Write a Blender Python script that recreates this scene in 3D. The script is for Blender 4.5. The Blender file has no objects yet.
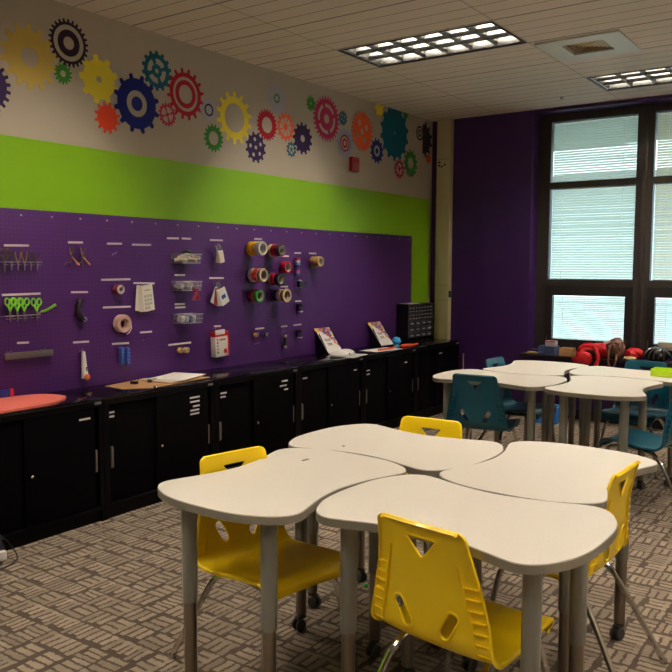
import bpy, bmesh, math, random
from mathutils import Vector, Matrix, Euler
PI = math.pi
random.seed(7)
SC = bpy.context.scene
COL = SC.collection

# ------------------------------------------------------------------ camera frame (solved from the room's lines)
F_PX, YAW, PITCH, ROLL = 789.48, .613786, -.0867178, .00430208
CAM = Vector((4.15, 0, 1.485))
FW = Vector((-math.sin(YAW)*math.cos(PITCH), math.cos(YAW)*math.cos(PITCH), math.sin(PITCH)))
_r = Vector((math.cos(YAW), math.sin(YAW), 0)); _u = _r.cross(FW)
RT = _r*math.cos(ROLL) + _u*math.sin(ROLL)
UP = -_r*math.sin(ROLL) + _u*math.cos(ROLL)
def at(px, py, ax, v):
    """point of the room plane (axis ax = v) measured in the photograph"""
    r = FW + RT*((px-336)/F_PX) + UP*((336-py)/F_PX)
    return CAM + r*((v-CAM[ax])/r[ax])

# ------------------------------------------------------------------ materials
def lin(c):
    return tuple(((x/255)/12.92 if x/255 <= .04045 else ((x/255+.055)/1.055)**2.4) for x in c)
MATS = {}
def mat(name, rgb=(128,128,128), rough=.5, metal=0, spec=.5, emit=0, emit_rgb=None, alpha=1, coat=0, trans=0):
    if name in MATS: return MATS[name]
    m = bpy.data.materials.new(name); m.use_nodes = True
    b = m.node_tree.nodes['Principled BSDF']; c = (*lin(rgb), 1)
    b.inputs['Base Color'].default_value = c
    b.inputs['Roughness'].default_value = rough
    b.inputs['Metallic'].default_value = metal
    b.inputs['Specular IOR Level'].default_value = spec
    b.inputs['Coat Weight'].default_value = coat
    b.inputs['Transmission Weight'].default_value = trans
    b.inputs['Alpha'].default_value = alpha
    if emit:
        b.inputs['Emission Color'].default_value = (*lin(emit_rgb or rgb), 1)
        b.inputs['Emission Strength'].default_value = emit
    MATS[name] = m
    return m
def nodes(m):
    nt = m.node_tree; return nt, nt.nodes['Principled BSDF']
def mth(nt, op, a, b=None, c=None):
    n = nt.nodes.new('ShaderNodeMath'); n.operation = op
    for i, v in enumerate((a, b, c)):
        if v is None: continue
        if isinstance(v, (int, float)): n.inputs[i].default_value = v
        else: nt.links.new(v, n.inputs[i])
    return n.outputs[0]
def coords(nt):
    g = nt.nodes.new('ShaderNodeTexCoord'); s = nt.nodes.new('ShaderNodeSeparateXYZ')
    nt.links.new(g.outputs['Object'], s.inputs[0]); return g.outputs['Object'], s.outputs
def mixc(nt, fac, a, b):
    n = nt.nodes.new('ShaderNodeMix'); n.data_type = 'RGBA'
    if isinstance(fac, (int, float)): n.inputs[0].default_value = fac
    else: nt.links.new(fac, n.inputs[0])
    for i, v in ((6, a), (7, b)):
        if isinstance(v, tuple): n.inputs[i].default_value = (*lin(v), 1)
        else: nt.links.new(v, n.inputs[i])
    return n.outputs[2]
def noise(nt, vec, scale, detail=3):
    n = nt.nodes.new('ShaderNodeTexNoise'); n.inputs['Scale'].default_value = scale
    n.inputs['Detail'].default_value = detail; nt.links.new(vec, n.inputs['Vector']); return n.outputs['Fac']
def bump(nt, b, h, strength, dist):
    n = nt.nodes.new('ShaderNodeBump'); n.inputs['Strength'].default_value = strength
    n.inputs['Distance'].default_value = dist; nt.links.new(h, n.inputs['Height'])
    nt.links.new(n.outputs[0], b.inputs['Normal'])

def paint(name, rgb, rough=.6):
    if name in MATS: return MATS[name]
    m = mat(name, rgb, rough); nt, b = nodes(m); v, s = coords(nt)
    n = noise(nt, v, 90); bump(nt, b, n, .12, .002)
    n2 = noise(nt, v, 1.5)
    d = tuple(max(0, int(x*.95)) for x in rgb)
    nt.links.new(mixc(nt, n2, rgb, d), b.inputs['Base Color'])
    return m
BEIGE = (188, 176, 156); LIME = (136, 190, 10); PURPLE = (72, 30, 104)
m_beige = paint('wall_beige', BEIGE); m_lime = paint('wall_lime', LIME, .5); m_dkpurple = paint('wall_purple', (60, 24, 92), .45)
m_cream = paint('cream_metal_chase', (196, 186, 140), .45)
m_plain = paint('wall_offwhite', (190, 180, 162))

def carpet():
    m = mat('patterned_carpet', (120,100,85), .95, spec=.1); nt, b = nodes(m); v, s = coords(nt)
    dv = nt.nodes.new('ShaderNodeTexNoise'); dv.inputs['Scale'].default_value = 18; nt.links.new(v, dv.inputs['Vector'])
    wob = mth(nt, 'MULTIPLY', mth(nt, 'SUBTRACT', dv.outputs['Fac'], .5), .018)
    x = mth(nt, 'DIVIDE', mth(nt, 'ADD', s[0], wob), .118); y = mth(nt, 'DIVIDE', mth(nt, 'ADD', s[1], wob), .118)
    cx = mth(nt, 'FLOOR', x); cy = mth(nt, 'FLOOR', y); fx = mth(nt, 'FRACT', x); fy = mth(nt, 'FRACT', y)
    cb = nt.nodes.new('ShaderNodeCombineXYZ'); nt.links.new(cx, cb.inputs[0]); nt.links.new(cy, cb.inputs[1])
    wn = nt.nodes.new('ShaderNodeTexWhiteNoise'); wn.noise_dimensions = '3D'; nt.links.new(cb.outputs[0], wn.inputs['Vector'])
    par = mth(nt, 'PINGPONG', mth(nt, 'ADD', cx, cy), 1)
    rs = nt.nodes.new('ShaderNodeSeparateColor'); nt.links.new(wn.outputs['Color'], rs.inputs[0])
    flip = mth(nt, 'GREATER_THAN', rs.outputs[0], .74)
    d = mth(nt, 'ABSOLUTE', mth(nt, 'SUBTRACT', par, flip))       # 0/1 stripe direction
    a = mth(nt, 'ADD', mth(nt, 'MULTIPLY', fx, d), mth(nt, 'MULTIPLY', fy, mth(nt, 'SUBTRACT', 1, d)))   # across stripes
    l = mth(nt, 'ADD', mth(nt, 'MULTIPLY', fy, d), mth(nt, 'MULTIPLY', fx, mth(nt, 'SUBTRACT', 1, d)))   # along stripes
    cnt = mth(nt, 'ADD', 3, mth(nt, 'GREATER_THAN', rs.outputs[1], .62))
    st = mth(nt, 'MULTIPLY', a, cnt); si = mth(nt, 'FLOOR', st); sf = mth(nt, 'FRACT', st)
    cb2 = nt.nodes.new('ShaderNodeCombineXYZ'); nt.links.new(cx, cb2.inputs[0]); nt.links.new(cy, cb2.inputs[1]); nt.links.new(si, cb2.inputs[2])
    w2 = nt.nodes.new('ShaderNodeTexWhiteNoise'); w2.noise_dimensions = '3D'; nt.links.new(cb2.outputs[0], w2.inputs['Vector'])
    def sm(v, lo, hi):
        r = nt.nodes.new('ShaderNodeMapRange'); r.interpolation_type = 'SMOOTHSTEP'
        r.inputs[1].default_value = lo; r.inputs[2].default_value = hi; nt.links.new(v, r.inputs[0]); return r.outputs[0]
    fz = mth(nt, 'MULTIPLY', mth(nt, 'SUBTRACT', noise(nt, v, 110, 2), .5), .5)
    sf = mth(nt, 'ADD', sf, fz)
    e1 = mth(nt, 'MULTIPLY', sm(sf, .04, .2), mth(nt, 'SUBTRACT', 1, sm(sf, .74, .92)))
    st0 = mth(nt, 'MULTIPLY', w2.outputs['Value'], .26)
    e2 = mth(nt, 'MULTIPLY', mth(nt, 'GREATER_THAN', l, mth(nt, 'ADD', st0, .0)), mth(nt, 'LESS_THAN', l, .94))
    mask = mth(nt, 'MULTIPLY', e1, e2)
    bar = mth(nt, 'MULTIPLY', mth(nt, 'GREATER_THAN', rs.outputs[2], .5), mth(nt, 'MULTIPLY', mth(nt, 'GREATER_THAN', l, .76), mth(nt, 'LESS_THAN', l, .92)))
    mask = mth(nt, 'MAXIMUM', mask, mth(nt, 'MULTIPLY', bar, .9))
    tone = mth(nt, 'ADD', .55, mth(nt, 'MULTIPLY', w2.outputs['Value'], .45))
    mask = mth(nt, 'MULTIPLY', mask, tone)
    pile = noise(nt, v, 260, 2); big = noise(nt, v, 14, 3)
    lightc = mixc(nt, big, (168, 154, 136), (130, 116, 100))
    darkc = mixc(nt, big, (70, 60, 52), (88, 76, 66))
    c = mixc(nt, mask, darkc, lightc)
    c = mixc(nt, mth(nt, 'MULTIPLY', pile, .35), c, (60, 48, 40))
    nt.links.new(c, b.inputs['Base Color'])
    bump(nt, b, mth(nt, 'ADD', mth(nt, 'MULTIPLY', pile, .6), mask), .5, .004)
    return m
m_carpet = carpet()

def ceiling_mat():
    m = mat('grooved_ceiling_tile', (190,178,160), .9, spec=.2); nt, b = nodes(m); v, s = coords(nt)
    def line(c, off, pitch, w):
        f = mth(nt, 'FRACT', mth(nt, 'DIVIDE', mth(nt, 'SUBTRACT', c, off), pitch))
        d = mth(nt, 'MINIMUM', f, mth(nt, 'SUBTRACT', 1, f))
        return mth(nt, 'LESS_THAN', d, w/pitch/2)
    g = line(s[1], 4.79, .1525, .008); j = line(s[1], 4.79, .61, .016); k = line(s[0], .76, 1.22, .014)
    sp = noise(nt, v, 120, 2)
    base = mixc(nt, sp, (240, 228, 212), (218, 204, 188))
    c = mixc(nt, mth(nt, 'MULTIPLY', g, .75), base, (90, 78, 66))
    c = mixc(nt, mth(nt, 'MULTIPLY', j, .55), c, (84, 72, 62))
    c = mixc(nt, mth(nt, 'MULTIPLY', k, .45), c, (150, 136, 120))
    nt.links.new(c, b.inputs['Base Color'])
    bump(nt, b, mth(nt, 'SUBTRACT', mth(nt, 'MULTIPLY', sp, .3), g), .6, .004)
    return m
m_ceil = ceiling_mat()

def pegboard_mat():
    m = mat('purple_pegboard', (74,32,104), .45, spec=.35); nt, b = nodes(m); v, s = coords(nt)
    def fr(c):
        return mth(nt, 'SUBTRACT', mth(nt, 'FRACT', mth(nt, 'DIVIDE', c, .0254)), .5)
    a = fr(s[1]); z = fr(s[2])
    d = mth(nt, 'SQRT', mth(nt, 'ADD', mth(nt, 'MULTIPLY', a, a), mth(nt, 'MULTIPLY', z, z)))
    h = mth(nt, 'LESS_THAN', d, .135)
    n = noise(nt, v, 2)
    nt.links.new(mixc(nt, h, mixc(nt, n, (80, 37, 108), (71, 32, 95)), (18, 7, 26)), b.inputs['Base Color'])
    bump(nt, b, mth(nt, 'SUBTRACT', 1, h), .8, .003)
    return m
m_peg = pegboard_mat()

def speckle(name, a, b_, rough, scale=300):
    m = mat(name, a, rough); nt, b = nodes(m); v, s = coords(nt)
    nt.links.new(mixc(nt, noise(nt, v, scale, 2), a, b_), b.inputs['Base Color']); return m
m_lam = speckle('cream_laminate', (216, 209, 198), (196, 188, 176), .42)
m_band = mat('taupe_edge_band', (136, 129, 116), .5)
m_sleeve = mat('grey_leg_enamel', (142, 142, 134), .42)
m_tube = mat('brushed_steel_insert', (150, 140, 128), .32, 1)
m_chrome = mat('chrome', (200, 196, 190), .12, 1)
m_dkrub = mat('dark_caster', (52, 50, 48), .4)
def plastic(name, rgb):
    m = mat(name, rgb, .36, coat=.15); nt, b = nodes(m); v, s = coords(nt)
    bump(nt, b, noise(nt, v, 500, 2), .08, .001); return m
m_yel = plastic('yellow_plastic', (252, 214, 10)); m_teal = plastic('teal_plastic', (3, 80, 100))
m_cab = mat('black_cabinet_metal', (8, 6, 8), .5, spec=.08)
m_cabdoor = mat('black_cabinet_door', (7, 5, 7), .6, spec=.03)
m_pull = mat('satin_pull', (190, 184, 176), .4, 1)
m_white = mat('white_paper', (226, 220, 212), .6); m_strip = mat('label_white', (222, 210, 208), .5)
m_black = mat('black_plastic', (16, 15, 17), .35)
m_wire = mat('grey_wire', (176, 172, 176), .4, .8)
m_frame = mat('bronze_window_frame', (52, 46, 43), .45)
m_frame2 = mat('dark_window_sash', (28, 25, 25), .45)

# ------------------------------------------------------------------ mesh helpers
def box(bm, c, s, rot=None, bev=0):
    r = bmesh.ops.create_cube(bm, size=1); vs = r['verts']
    bmesh.ops.scale(bm, vec=s, verts=vs)
    if bev:
        es = list({e for v in vs for e in v.link_edges})
        g = bmesh.ops.bevel(bm, geom=es, offset=bev, segments=2, affect='EDGES', profile=.5)
        vs = list({v for v in g['verts']} | {v for v in vs if v.is_valid})
    if rot is not None: bmesh.ops.rotate(bm, matrix=rot.to_matrix() if isinstance(rot, Euler) else rot, verts=vs)
    bmesh.ops.translate(bm, vec=c, verts=vs); return vs
def catmull(pts, n=6, closed=False):
    pts = [Vector(p) for p in pts]; out = []; N = len(pts)
    for i in range(N if closed else N-1):
        if closed: p0, p1, p2, p3 = pts[i-1], pts[i], pts[(i+1) % N], pts[(i+2) % N]
        else: p0, p1, p2, p3 = pts[max(i-1, 0)], pts[i], pts[i+1], pts[min(i+2, N-1)]
        for k in range(n):
            t = k/n
            out.append(.5*((2*p1)+(p2-p0)*t+(2*p0-5*p1+4*p2-p3)*t*t+(3*p1-p0-3*p2+p3)*t**3))
    if not closed: out.append(pts[-1].copy())
    return out
def tube(bm, pts, r, seg=10, smooth=0, closed=False, cap=True):
    if smooth: pts = catmull(pts, smooth, closed)
    pts = [Vector(p) for p in pts]; rings = []; N = len(pts)
    rr = r if isinstance(r, (list, tuple)) else [r]*N
    if len(rr) != N: rr = [rr[0]+(rr[-1]-rr[0])*i/(N-1) for i in range(N)]
    prev = None
    for i, p in enumerate(pts):
        if closed: t = pts[(i+1) % N]-pts[i-1]
        else: t = pts[min(i+1, N-1)]-pts[max(i-1, 0)]
        t.normalize()
        if prev is None:
            a = Vector((0, 0, 1)) if abs(t.z) < .9 else Vector((1, 0, 0)); n = t.cross(a).normalized()
        else:
            n = prev-t*prev.dot(t)
            n.normalize()
        prev = n; b = t.cross(n)
        rings.append([bm.verts.new(p+(n*math.cos(2*PI*k/seg)+b*math.sin(2*PI*k/seg))*rr[i]) for k in range(seg)])
    for i in range(N if closed else N-1):
        A, B = rings[i], rings[(i+1) % N]
        for k in range(seg): bm.faces.new((A[k], A[(k+1) % seg], B[(k+1) % seg], B[k]))
    if cap and not closed:
        bm.faces.new(rings[0][::-1]); bm.faces.new(rings[-1])
def lathe(bm, prof, seg=24, M=None):
    """prof: (radius, height) pairs about local z; M places it"""
    M = M or Matrix(); rings = []
    for r, z in prof:
        if r < 1e-6: rings.append([bm.verts.new(M @ Vector((0, 0, z)))])
        else: rings.append([bm.verts.new(M @ Vector((r*math.cos(2*PI*k/seg), r*math.sin(2*PI*k/seg), z))) for k in range(seg)])
    for A, B in zip(rings, rings[1:]):
        for k in range(seg):
            a, b = A[k % len(A)], A[(k+1) % len(A)]; c, d = B[(k+1) % len(B)], B[k % len(B)]
            vs = []
            for v in (a, b, c, d):
                if v not in vs: vs.append(v)
            if len(vs) > 2: bm.faces.new(vs)
MX = Matrix.Rotation(PI/2, 4, 'Y')       # local z -> room +x
MWALL = Matrix(((0, 0, 1, 0), (1, 0, 0, 0), (0, 1, 0, 0), (0, 0, 0, 1)))   # (u,v,n) -> (y,z,x)
def link(name, me, m, parent=None):
    o = bpy.data.objects.new(name, me); COL.objects.link(o)
    if m and not me.materials: me.materials.append(m)
    if parent: o.parent = parent
    return o
def smooth(me, ang=35):
    me.shade_smooth(); me.set_sharp_from_angle(angle=math.radians(ang))
def obj(name, bm, m, parent=None, ang=35, loc=None):
    bmesh.ops.recalc_face_normals(bm, faces=bm.faces)
    me = bpy.data.meshes.new(name); bm.to_mesh(me); bm.free(); smooth(me, ang)
    o = link(name, me, m, parent)
    if loc is not None: o.location = loc
    return o
def NB(): return bmesh.new()
def flat_mesh(name, loops, th, M=None, bevel=0):
    """closed loops in 2-D, nested ones are holes; extruded by th"""
    cu = bpy.data.curves.new(name, 'CURVE'); cu.dimensions = '2D'; cu.fill_mode = 'BOTH'
    cu.extrude = th/2; cu.bevel_depth = bevel; cu.bevel_resolution = 2
    for lp in loops:
        sp = cu.splines.new('POLY'); sp.points.add(len(lp)-1)
        for i, p in enumerate(lp): sp.points[i].co = (p[0], p[1], 0, 1)
        sp.use_cyclic_u = True
    o = bpy.data.objects.new('tmp', cu); COL.objects.link(o)
    dg = bpy.context.evaluated_depsgraph_get(); me = bpy.data.meshes.new_from_object(o.evaluated_get(dg))
    bpy.data.objects.remove(o); bpy.data.curves.remove(cu); me.name = name
    bm = bmesh.new(); bm.from_mesh(me); bmesh.ops.remove_doubles(bm, verts=bm.verts, dist=1e-6); bmesh.ops.recalc_face_normals(bm, faces=bm.faces); bm.to_mesh(me); bm.free()
    me.transform(Matrix.Translation((0, 0, th/2)))
    if M is not None:
        me.transform(M)
        if M.determinant() < 0: me.flip_normals()
    smooth(me, 30); return me
def flat(name, loops, th, m, parent=None, M=None, loc=None, bevel=0):
    me = flat_mesh(name, loops, th, M, bevel); me.materials.clear()
    o = link(name, me, m, parent)
    if loc is not None: o.location = loc
    return o
def circ(cx, cy, r, n=28, ry=None): return [(cx+r*math.cos(2*PI*k/n), cy+(ry or r)*math.sin(2*PI*k/n)) for k in range(n)]
def rect(x0, y0, x1, y1): return [(x0, y0), (x1, y0), (x1, y1), (x0, y1)]
def rrect(x0, y0, x1, y1, r, n=5):
    out = []
    for cx, cy, a0 in ((x1-r, y1-r, 0), (x0+r, y1-r, 90), (x0+r, y0+r, 180), (x1-r, y0+r, 270)):
        for k in range(n+1):
            a = math.radians(a0+90*k/n); out.append((cx+r*math.cos(a), cy+r*math.sin(a)))
    return out
def tag(o, label, cat, group=None, kind=None):
    o['label'] = label; o['category'] = cat
    if group: o['group'] = group
    if kind: o['kind'] = kind
    return o
def thing(name, label, cat, loc=(0, 0, 0), rz=0, group=None):
    o = bpy.data.objects.new(name, None); COL.objects.link(o)
    o.empty_display_size = .05; o.location = loc; o.rotation_euler = (0, 0, rz)
    return tag(o, label, cat, group)
def struct(o, label, cat):
    o['kind'] = 'structure'; o['label'] = label; o['category'] = cat; return o
def copy_tree(o, parent=None):
    c = o.copy(); COL.objects.link(c)
    c.parent = parent
    for ch in list(o.children): copy_tree(ch, c)
    return c

# ================================================================== THE ROOM
CEIL = 3.052; FARY = 7.68; LEFTY = 7.62; RX = 7.0; BY = -3.2
bm = NB(); box(bm, ((RX)/2, (FARY+BY)/2, -.05), (RX+.6, FARY-BY+.9, .1)); struct(obj('floor', bm, m_carpet), 'brown and tan basketweave patterned carpet floor', 'floor')
FIX = [(.76, 4.79), (1.98, 6.62), (3.20, 4.18), (.76, 2.35), (3.20, 1.74), (.76, -.09), (5.03, 2.96), (4.42, 6.62), (3.20, -.70), (5.64, .52)]  # final pair is unseen fill, added to brighten surfaces facing the viewer
FW_, FH_ = 1.19, .56
holes = [rect(x+.015, y+.025, x+.015+FW_, y+.025+FH_) for x, y in FIX]
VX, VY = 2.02, 5.44
holes.append(rect(VX+.13, VY+.13, VX+.42, VY+.42))
o = flat('ceiling', [rect(-.2, BY, RX+.2, FARY+.25)]+holes, .02, m_ceil); o.location.z = CEIL
struct(o, 'suspended ceiling of grooved beige acoustic tiles', 'ceiling')
# left wall in three painted bands (one wall)
bm = NB(); box(bm, (-.1, (FARY+BY)/2, 1.55), (.2, FARY-BY, 3.1)); w = struct(obj('wall_left', bm, m_beige), 'long beige left wall with painted gears', 'wall')
zl = 2.222
bm = NB(); box(bm, (.0015, (LEFTY+BY)/2, zl/2), (.003, LEFTY-BY, zl)); obj('lime_paint_band', bm, m_lime, w)
# far wall with a window opening
WX0, WX1, WZ0, WZ1 = 1.13, 4.33, .66, 3.02
o = flat('wall_far', [rect(-.2, 0, RX+.2, 3.2), rect(WX0, WZ0, WX1, WZ1)], .24, m_dkpurple, M=Matrix(((1,0,0,0),(0,0,1,FARY),(0,1,0,0),(0,0,0,1))))
struct(o, 'dark purple far wall around the windows', 'wall')
bm = NB(); box(bm, (RX+.1, (FARY+BY)/2, 1.55), (.2, FARY-BY, 3.1)); struct(obj('wall_right', bm, m_plain), 'plain off white right wall', 'wall')
bm = NB(); box(bm, (RX/2, BY-.1, 1.55), (RX+.4, .2, 3.1)); struct(obj('wall_back', bm, m_plain), 'plain off white wall behind the camera', 'wall')
bm = NB(); box(bm, (.5*(WX0-.9+RX), FARY-.008, .05), (RX-WX0+.9, .014, .10)); struct(obj('baseboard_far', bm, m_black), 'black rubber baseboard along the purple wall', 'baseboard')
# cream cable chase in the corner
t = thing('cable_chase', 'tall cream painted metal cable chase in the far left corner', 'cable chase', (.178, 7.64, 0))
bm = NB(); box(bm, (0, 0, 1.525), (.160, .08, 3.05), bev=.004); obj('cover', bm, m_cream, t)
bm = NB(); box(bm, (0, -.043, 1.14), (.147, .006, .006)); box(bm, (0, -.043, 1.30), (.147, .006, .006)); box(bm, (0, -.043, 2.63), (.147, .006, .006)); obj('seam', bm, mat('darker_cream_seam', (150,142,108), .5), t)  # seams are thin strips in a darker cream
bm = NB()
for dx, dz in ((-.045, 0), (-.045, .035), (.02, .008), (-.015, -.01)): lathe(bm, [(.011, 0), (.011, .006), (0, .006)], 12, Matrix.Translation((dx, -.041, 2.565+dz)) @ Matrix.Rotation(PI/2, 4, 'X'))
obj('outlet', bm, m_black, t)
bm = NB(); box(bm, (.086, -.01, 1.205), (.02, .03, .07), bev=.003); obj('latch', bm, m_black, t)

# ------------------------------------------------------------------ windows: two stacked blinds over an awning sash, three bays
def blind_mat(name, rgb, tr):
    m = bpy.data.materials.new(name); m.use_nodes = True; nt = m.node_tree; nt.nodes.clear()
    out = nt.nodes.new('ShaderNodeOutputMaterial'); d = nt.nodes.new('ShaderNodeBsdfDiffuse'); t_ = nt.nodes.new('ShaderNodeBsdfTranslucent'); mx = nt.nodes.new('ShaderNodeMixShader')
    d.inputs[0].default_value = (*lin(rgb), 1); t_.inputs[0].default_value = (*lin(rgb), 1); mx.inputs[0].default_value = tr
    nt.links.new(d.outputs[0], mx.inputs[1]); nt.links.new(t_.outputs[0], mx.inputs[2]); nt.links.new(mx.outputs[0], out.inputs[0]); return m
m_slat = blind_mat('pale_blind_slat', (205, 214, 200), .5)
m_slat2 = blind_mat('cream_blind_slat', (205, 200, 175), .5)
def glass_mat():
    m = bpy.data.materials.new('clear_pane'); m.use_nodes = True; nt = m.node_tree; nt.nodes.clear()
    out = nt.nodes.new('ShaderNodeOutputMaterial'); a = nt.nodes.new('ShaderNodeBsdfTransparent'); g = nt.nodes.new('ShaderNodeBsdfGlossy'); mx = nt.nodes.new('ShaderNodeMixShader'); fr = nt.nodes.new('ShaderNodeFresnel')
    g.inputs['Roughness'].default_value = .02; a.inputs[0].default_value = (.93, .97, .95, 1); fr.inputs[0].default_value = 1.3
    nt.links.new(fr.outputs[0], mx.inputs[0]); nt.links.new(a.outputs[0], mx.inputs[1]); nt.links.new(g.outputs[0], mx.inputs[2]); nt.links.new(mx.outputs[0], out.inputs[0]); return m
m_glass = glass_mat()
FY = 7.86                       # room-side face of the frame
BZ = {'up': (2.345, 2.945), 'mid': (1.37, 2.285), 'low': (.69, 1.30)}
def frame_y(name, x0, x1, z0, z1, bars, m, parent, y, dep):
    """picture frame with openings bars = list of rects"""
    return flat(name, [rect(x0, z0, x1, z1)]+bars, dep, m, parent, M=Matrix(((1,0,0,0),(0,0,1,y),(0,1,0,0),(0,0,0,1))))
for k in range(3):
    gx0 = 1.255+k*.995; gx1 = gx0+.84
    X0 = WX0 if k == 0 else gx0-.0775; X1 = WX1 if k == 2 else gx1+.0775
    w = thing('window_%d' % (k+1), ['dark bronze framed window bay with blinds beside the purple wall', 'window bay with cream blinds at the right edge', 'window bay farthest from the gear wall'][k], 'window'); w['kind'] = 'structure'
    lowr = rect(gx0-.005, BZ['low'][0], gx1, BZ['low'][1])
    frame_y('window_frame', X0, X1, WZ0, WZ1, [rect(gx0, BZ['up'][0], gx1, BZ['up'][1]), rect(gx0, BZ['mid'][0], gx1, BZ['mid'][1]), lowr], m_frame, w, FY, .08)
    if k < 2:
        bm = NB(); box(bm, (gx1+.0775, FY-.006, (WZ0+WZ1)/2), (.05, .012, WZ1-WZ0-.01), bev=.003); obj('mullion_cover', bm, m_frame, w)
    s = frame_y('awning_sash', gx0-.012, gx1+.008, BZ['low'][0]-.005, BZ['low'][1]+.008, [rect(gx0+.058, .768, gx1-.062, 1.212)], m_frame2, w, FY-.012, .01)
    frame_y('sash_stile', gx0-.003, gx1-.002, BZ['low'][0]+.002, BZ['low'][1]-.002, [rect(gx0+.058, .768, gx1-.062, 1.212)], m_frame2, s, FY-.002, .05)
    for hx in (gx0+.02, gx1-.03):
        bm = NB(); tube(bm, [(hx, FY-.02, .70), (hx, FY-.045, .72), (hx, FY-.045, .80)], .006, 8, 3); obj('handle', bm, mat('brass_latch', (120, 104, 74), .35, 1), s)
    bm = NB()
    for a, (z0, z1) in (('up', BZ['up']), ('mid', BZ['mid'])): box(bm, ((gx0+gx1)/2, FY+.03, (z0+z1)/2), (gx1-gx0, .004, z1-z0))
    obj('pane', bm, m_glass, w)
    bm = NB(); box(bm, ((gx0+gx1)/2, FY+.02, .99), (gx1-gx0-.12, .004, .445)); obj('pane', bm, m_glass, s)
    for nm, (z0, z1), ang in (('up', BZ['up'], 52), ('mid', BZ['mid'], 54), ('low', (.768, 1.212), 36)):
        bm = NB(); z = z0+.006; p = .0245 if nm != 'low' else .019
        xa, xb = (gx0+.012, gx1-.006) if nm != 'low' else (gx0+.058, gx1-.062)
        i = 0
        while z < z1-.012:
            j = random.uniform(-3, 3)
            a = math.radians(ang+j)
            dy, dz = math.cos(a)*.0125, math.sin(a)*.0125
            q = [bm.verts.new(v) for v in ((xa, FY+.055-dy, z+dz), (xb, FY+.055-dy, z+dz+random.uniform(-.0015, .0015)), (xb, FY+.055+dy, z-dz), (xa, FY+.055+dy, z-dz))]
            bm.faces.new(q); z += p; i += 1
        b = obj('blind', bm, m_slat if (k == 0 or nm == 'low') else m_slat2, w)
        bm = NB()
        for fx in (.13, .84):
            x = xa+(xb-xa)*fx; tube(bm, [(x, FY+.042, z0), (x, FY+.042, z1)], .0016, 5)
        if nm != 'low': box(bm, ((xa+xb)/2, FY+.055, z1-.006), (xb-xa, .022, .012)); box(bm, ((xa+xb)/2, FY+.055, z0+.006), (xb-xa, .02, .01))
        obj('cord', bm, m_white, b)
# low ledge below the windows
t = thing('window_ledge', 'low dark ledge running along under the windows', 'ledge', (0, 0, 0))
bm = NB(); box(bm, ((1.13+RX)/2, 7.60, .625), (RX-1.13-.02, .34, .03), bev=.004); obj('ledge_top', bm, mat('dark_ledge', (24, 17, 26), .35), t)
for x in (1.5, 3.1, 4.7, 6.3):
    bm = NB(); box(bm, (x, 7.60, .55), (.03, .15, .12)); obj('bracket', bm, m_black, t)

# outside: pale sided neighbour wall, added sky-blocking slab and ground
m_siding = mat('pale_blue_siding', (196, 208, 214), .7)
nt, b = nodes(m_siding); v, s = coords(nt)
f = mth(nt, 'LESS_THAN', mth(nt, 'FRACT', mth(nt, 'DIVIDE', s[2], .16)), .12)
nt.links.new(mixc(nt, f, (200, 212, 218), (150, 166, 178)), b.inputs['Base Color'])
t = thing('neighbour_building', 'pale sided building seen faintly through the window blinds', 'building', (-2, 17, -1))
bm = NB(); box(bm, (0, 0, 2.1), (16, .4, 4.2)); obj('wall', bm, m_siding, t)
bm = NB(); box(bm, (0, -.1, 4.3), (16.6, 1.2, .2)); obj('roof', bm, mat('grey_roof', (120, 122, 124), .8), t)
bm = NB(); box(bm, (2, 15, -1.05), (40, 14, .1)); struct(obj('ground_outside', bm, mat('outside_paving', (170, 172, 168), .9)), 'pale paving outside the windows', 'ground')
bm = NB(); box(bm, (2.9, 8.9, 3.06), (5.4, 1.8, .10), rot=Euler((0, -.03, 0))); struct(obj('sky_blocker', bm, mat('blocker_grey', (110, 116, 112), .8)), 'grey slab added outside above the windows to shade the upper blinds', 'light blocker')  # slab added to keep sky light off the upper blinds

# ------------------------------------------------------------------ ceiling fixtures
m_lamp = mat('fluorescent_tube', (255, 250, 240), .5, emit=58, emit_rgb=(255, 243, 228))
m_refl = mat('white_reflector', (225, 222, 214), .5)
m_louv = mat('satin_aluminium_louver', (78, 78, 76), .55, 1)
m_rim = mat('dark_fixture_trim', (46, 36, 36), .5)
def fixture(label, x, y):
    t = thing('ceiling_light', label, 'ceiling light', (x+.015+FW_/2, y+.025+FH_/2, CEIL), 0, 'recessed fluorescent ceiling lights')
    return t
proto = fixture('recessed fluorescent light with silver egg crate louver nearest the gear wall', *FIX[0])
hw, hh = FW_/2, FH_/2
flat('trim_ring', [rect(-hw-.006, -hh-.006, hw+.006, hh+.006), rect(-hw+.008, -hh+.008, hw-.008, hh-.008)], .012, m_rim, proto, loc=(0, 0, -.006))
bm = NB()
box(bm, (0, 0, .135), (FW_-.02, FH_-.02, .01))
for sx in (-1, 1): box(bm, (sx*(hw-.014), 0, .075), (.006, FH_-.02, .12))
for sy in (-1, 1): box(bm, (0, sy*(hh-.014), .075), (FW_-.02, .006, .12))
obj('housing', bm, m_refl, proto)
bm = NB(); nx, ny = 6, 3; cw, ch = (FW_-.03)/nx, (FH_-.03)/ny
def wedge(bm, p, q, h0, h1, t0, t1, along_x):
    # parabolic blade: thick at the bottom edge, thin at the top
    prof = [(-t0, h0), (t0, h0), (t1, (h0*2+h1)/3), (t1*.6, h1), (-t1*.6, h1), (-t1, (h0*2+h1)/3)]
    A = []; B = []
    for a, z in prof:
        A.append(bm.verts.new((p[0], p[1]+a, z) if along_x else (p[0]+a, p[1], z)))
        B.append(bm.verts.new((q[0], q[1]+a, z) if along_x else (q[0]+a, q[1], z)))
    for k in range(6): bm.faces.new((A[k], A[(k+1) % 6], B[(k+1) % 6], B[k]))
    bm.faces.new(A); bm.faces.new(B[::-1])
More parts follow.
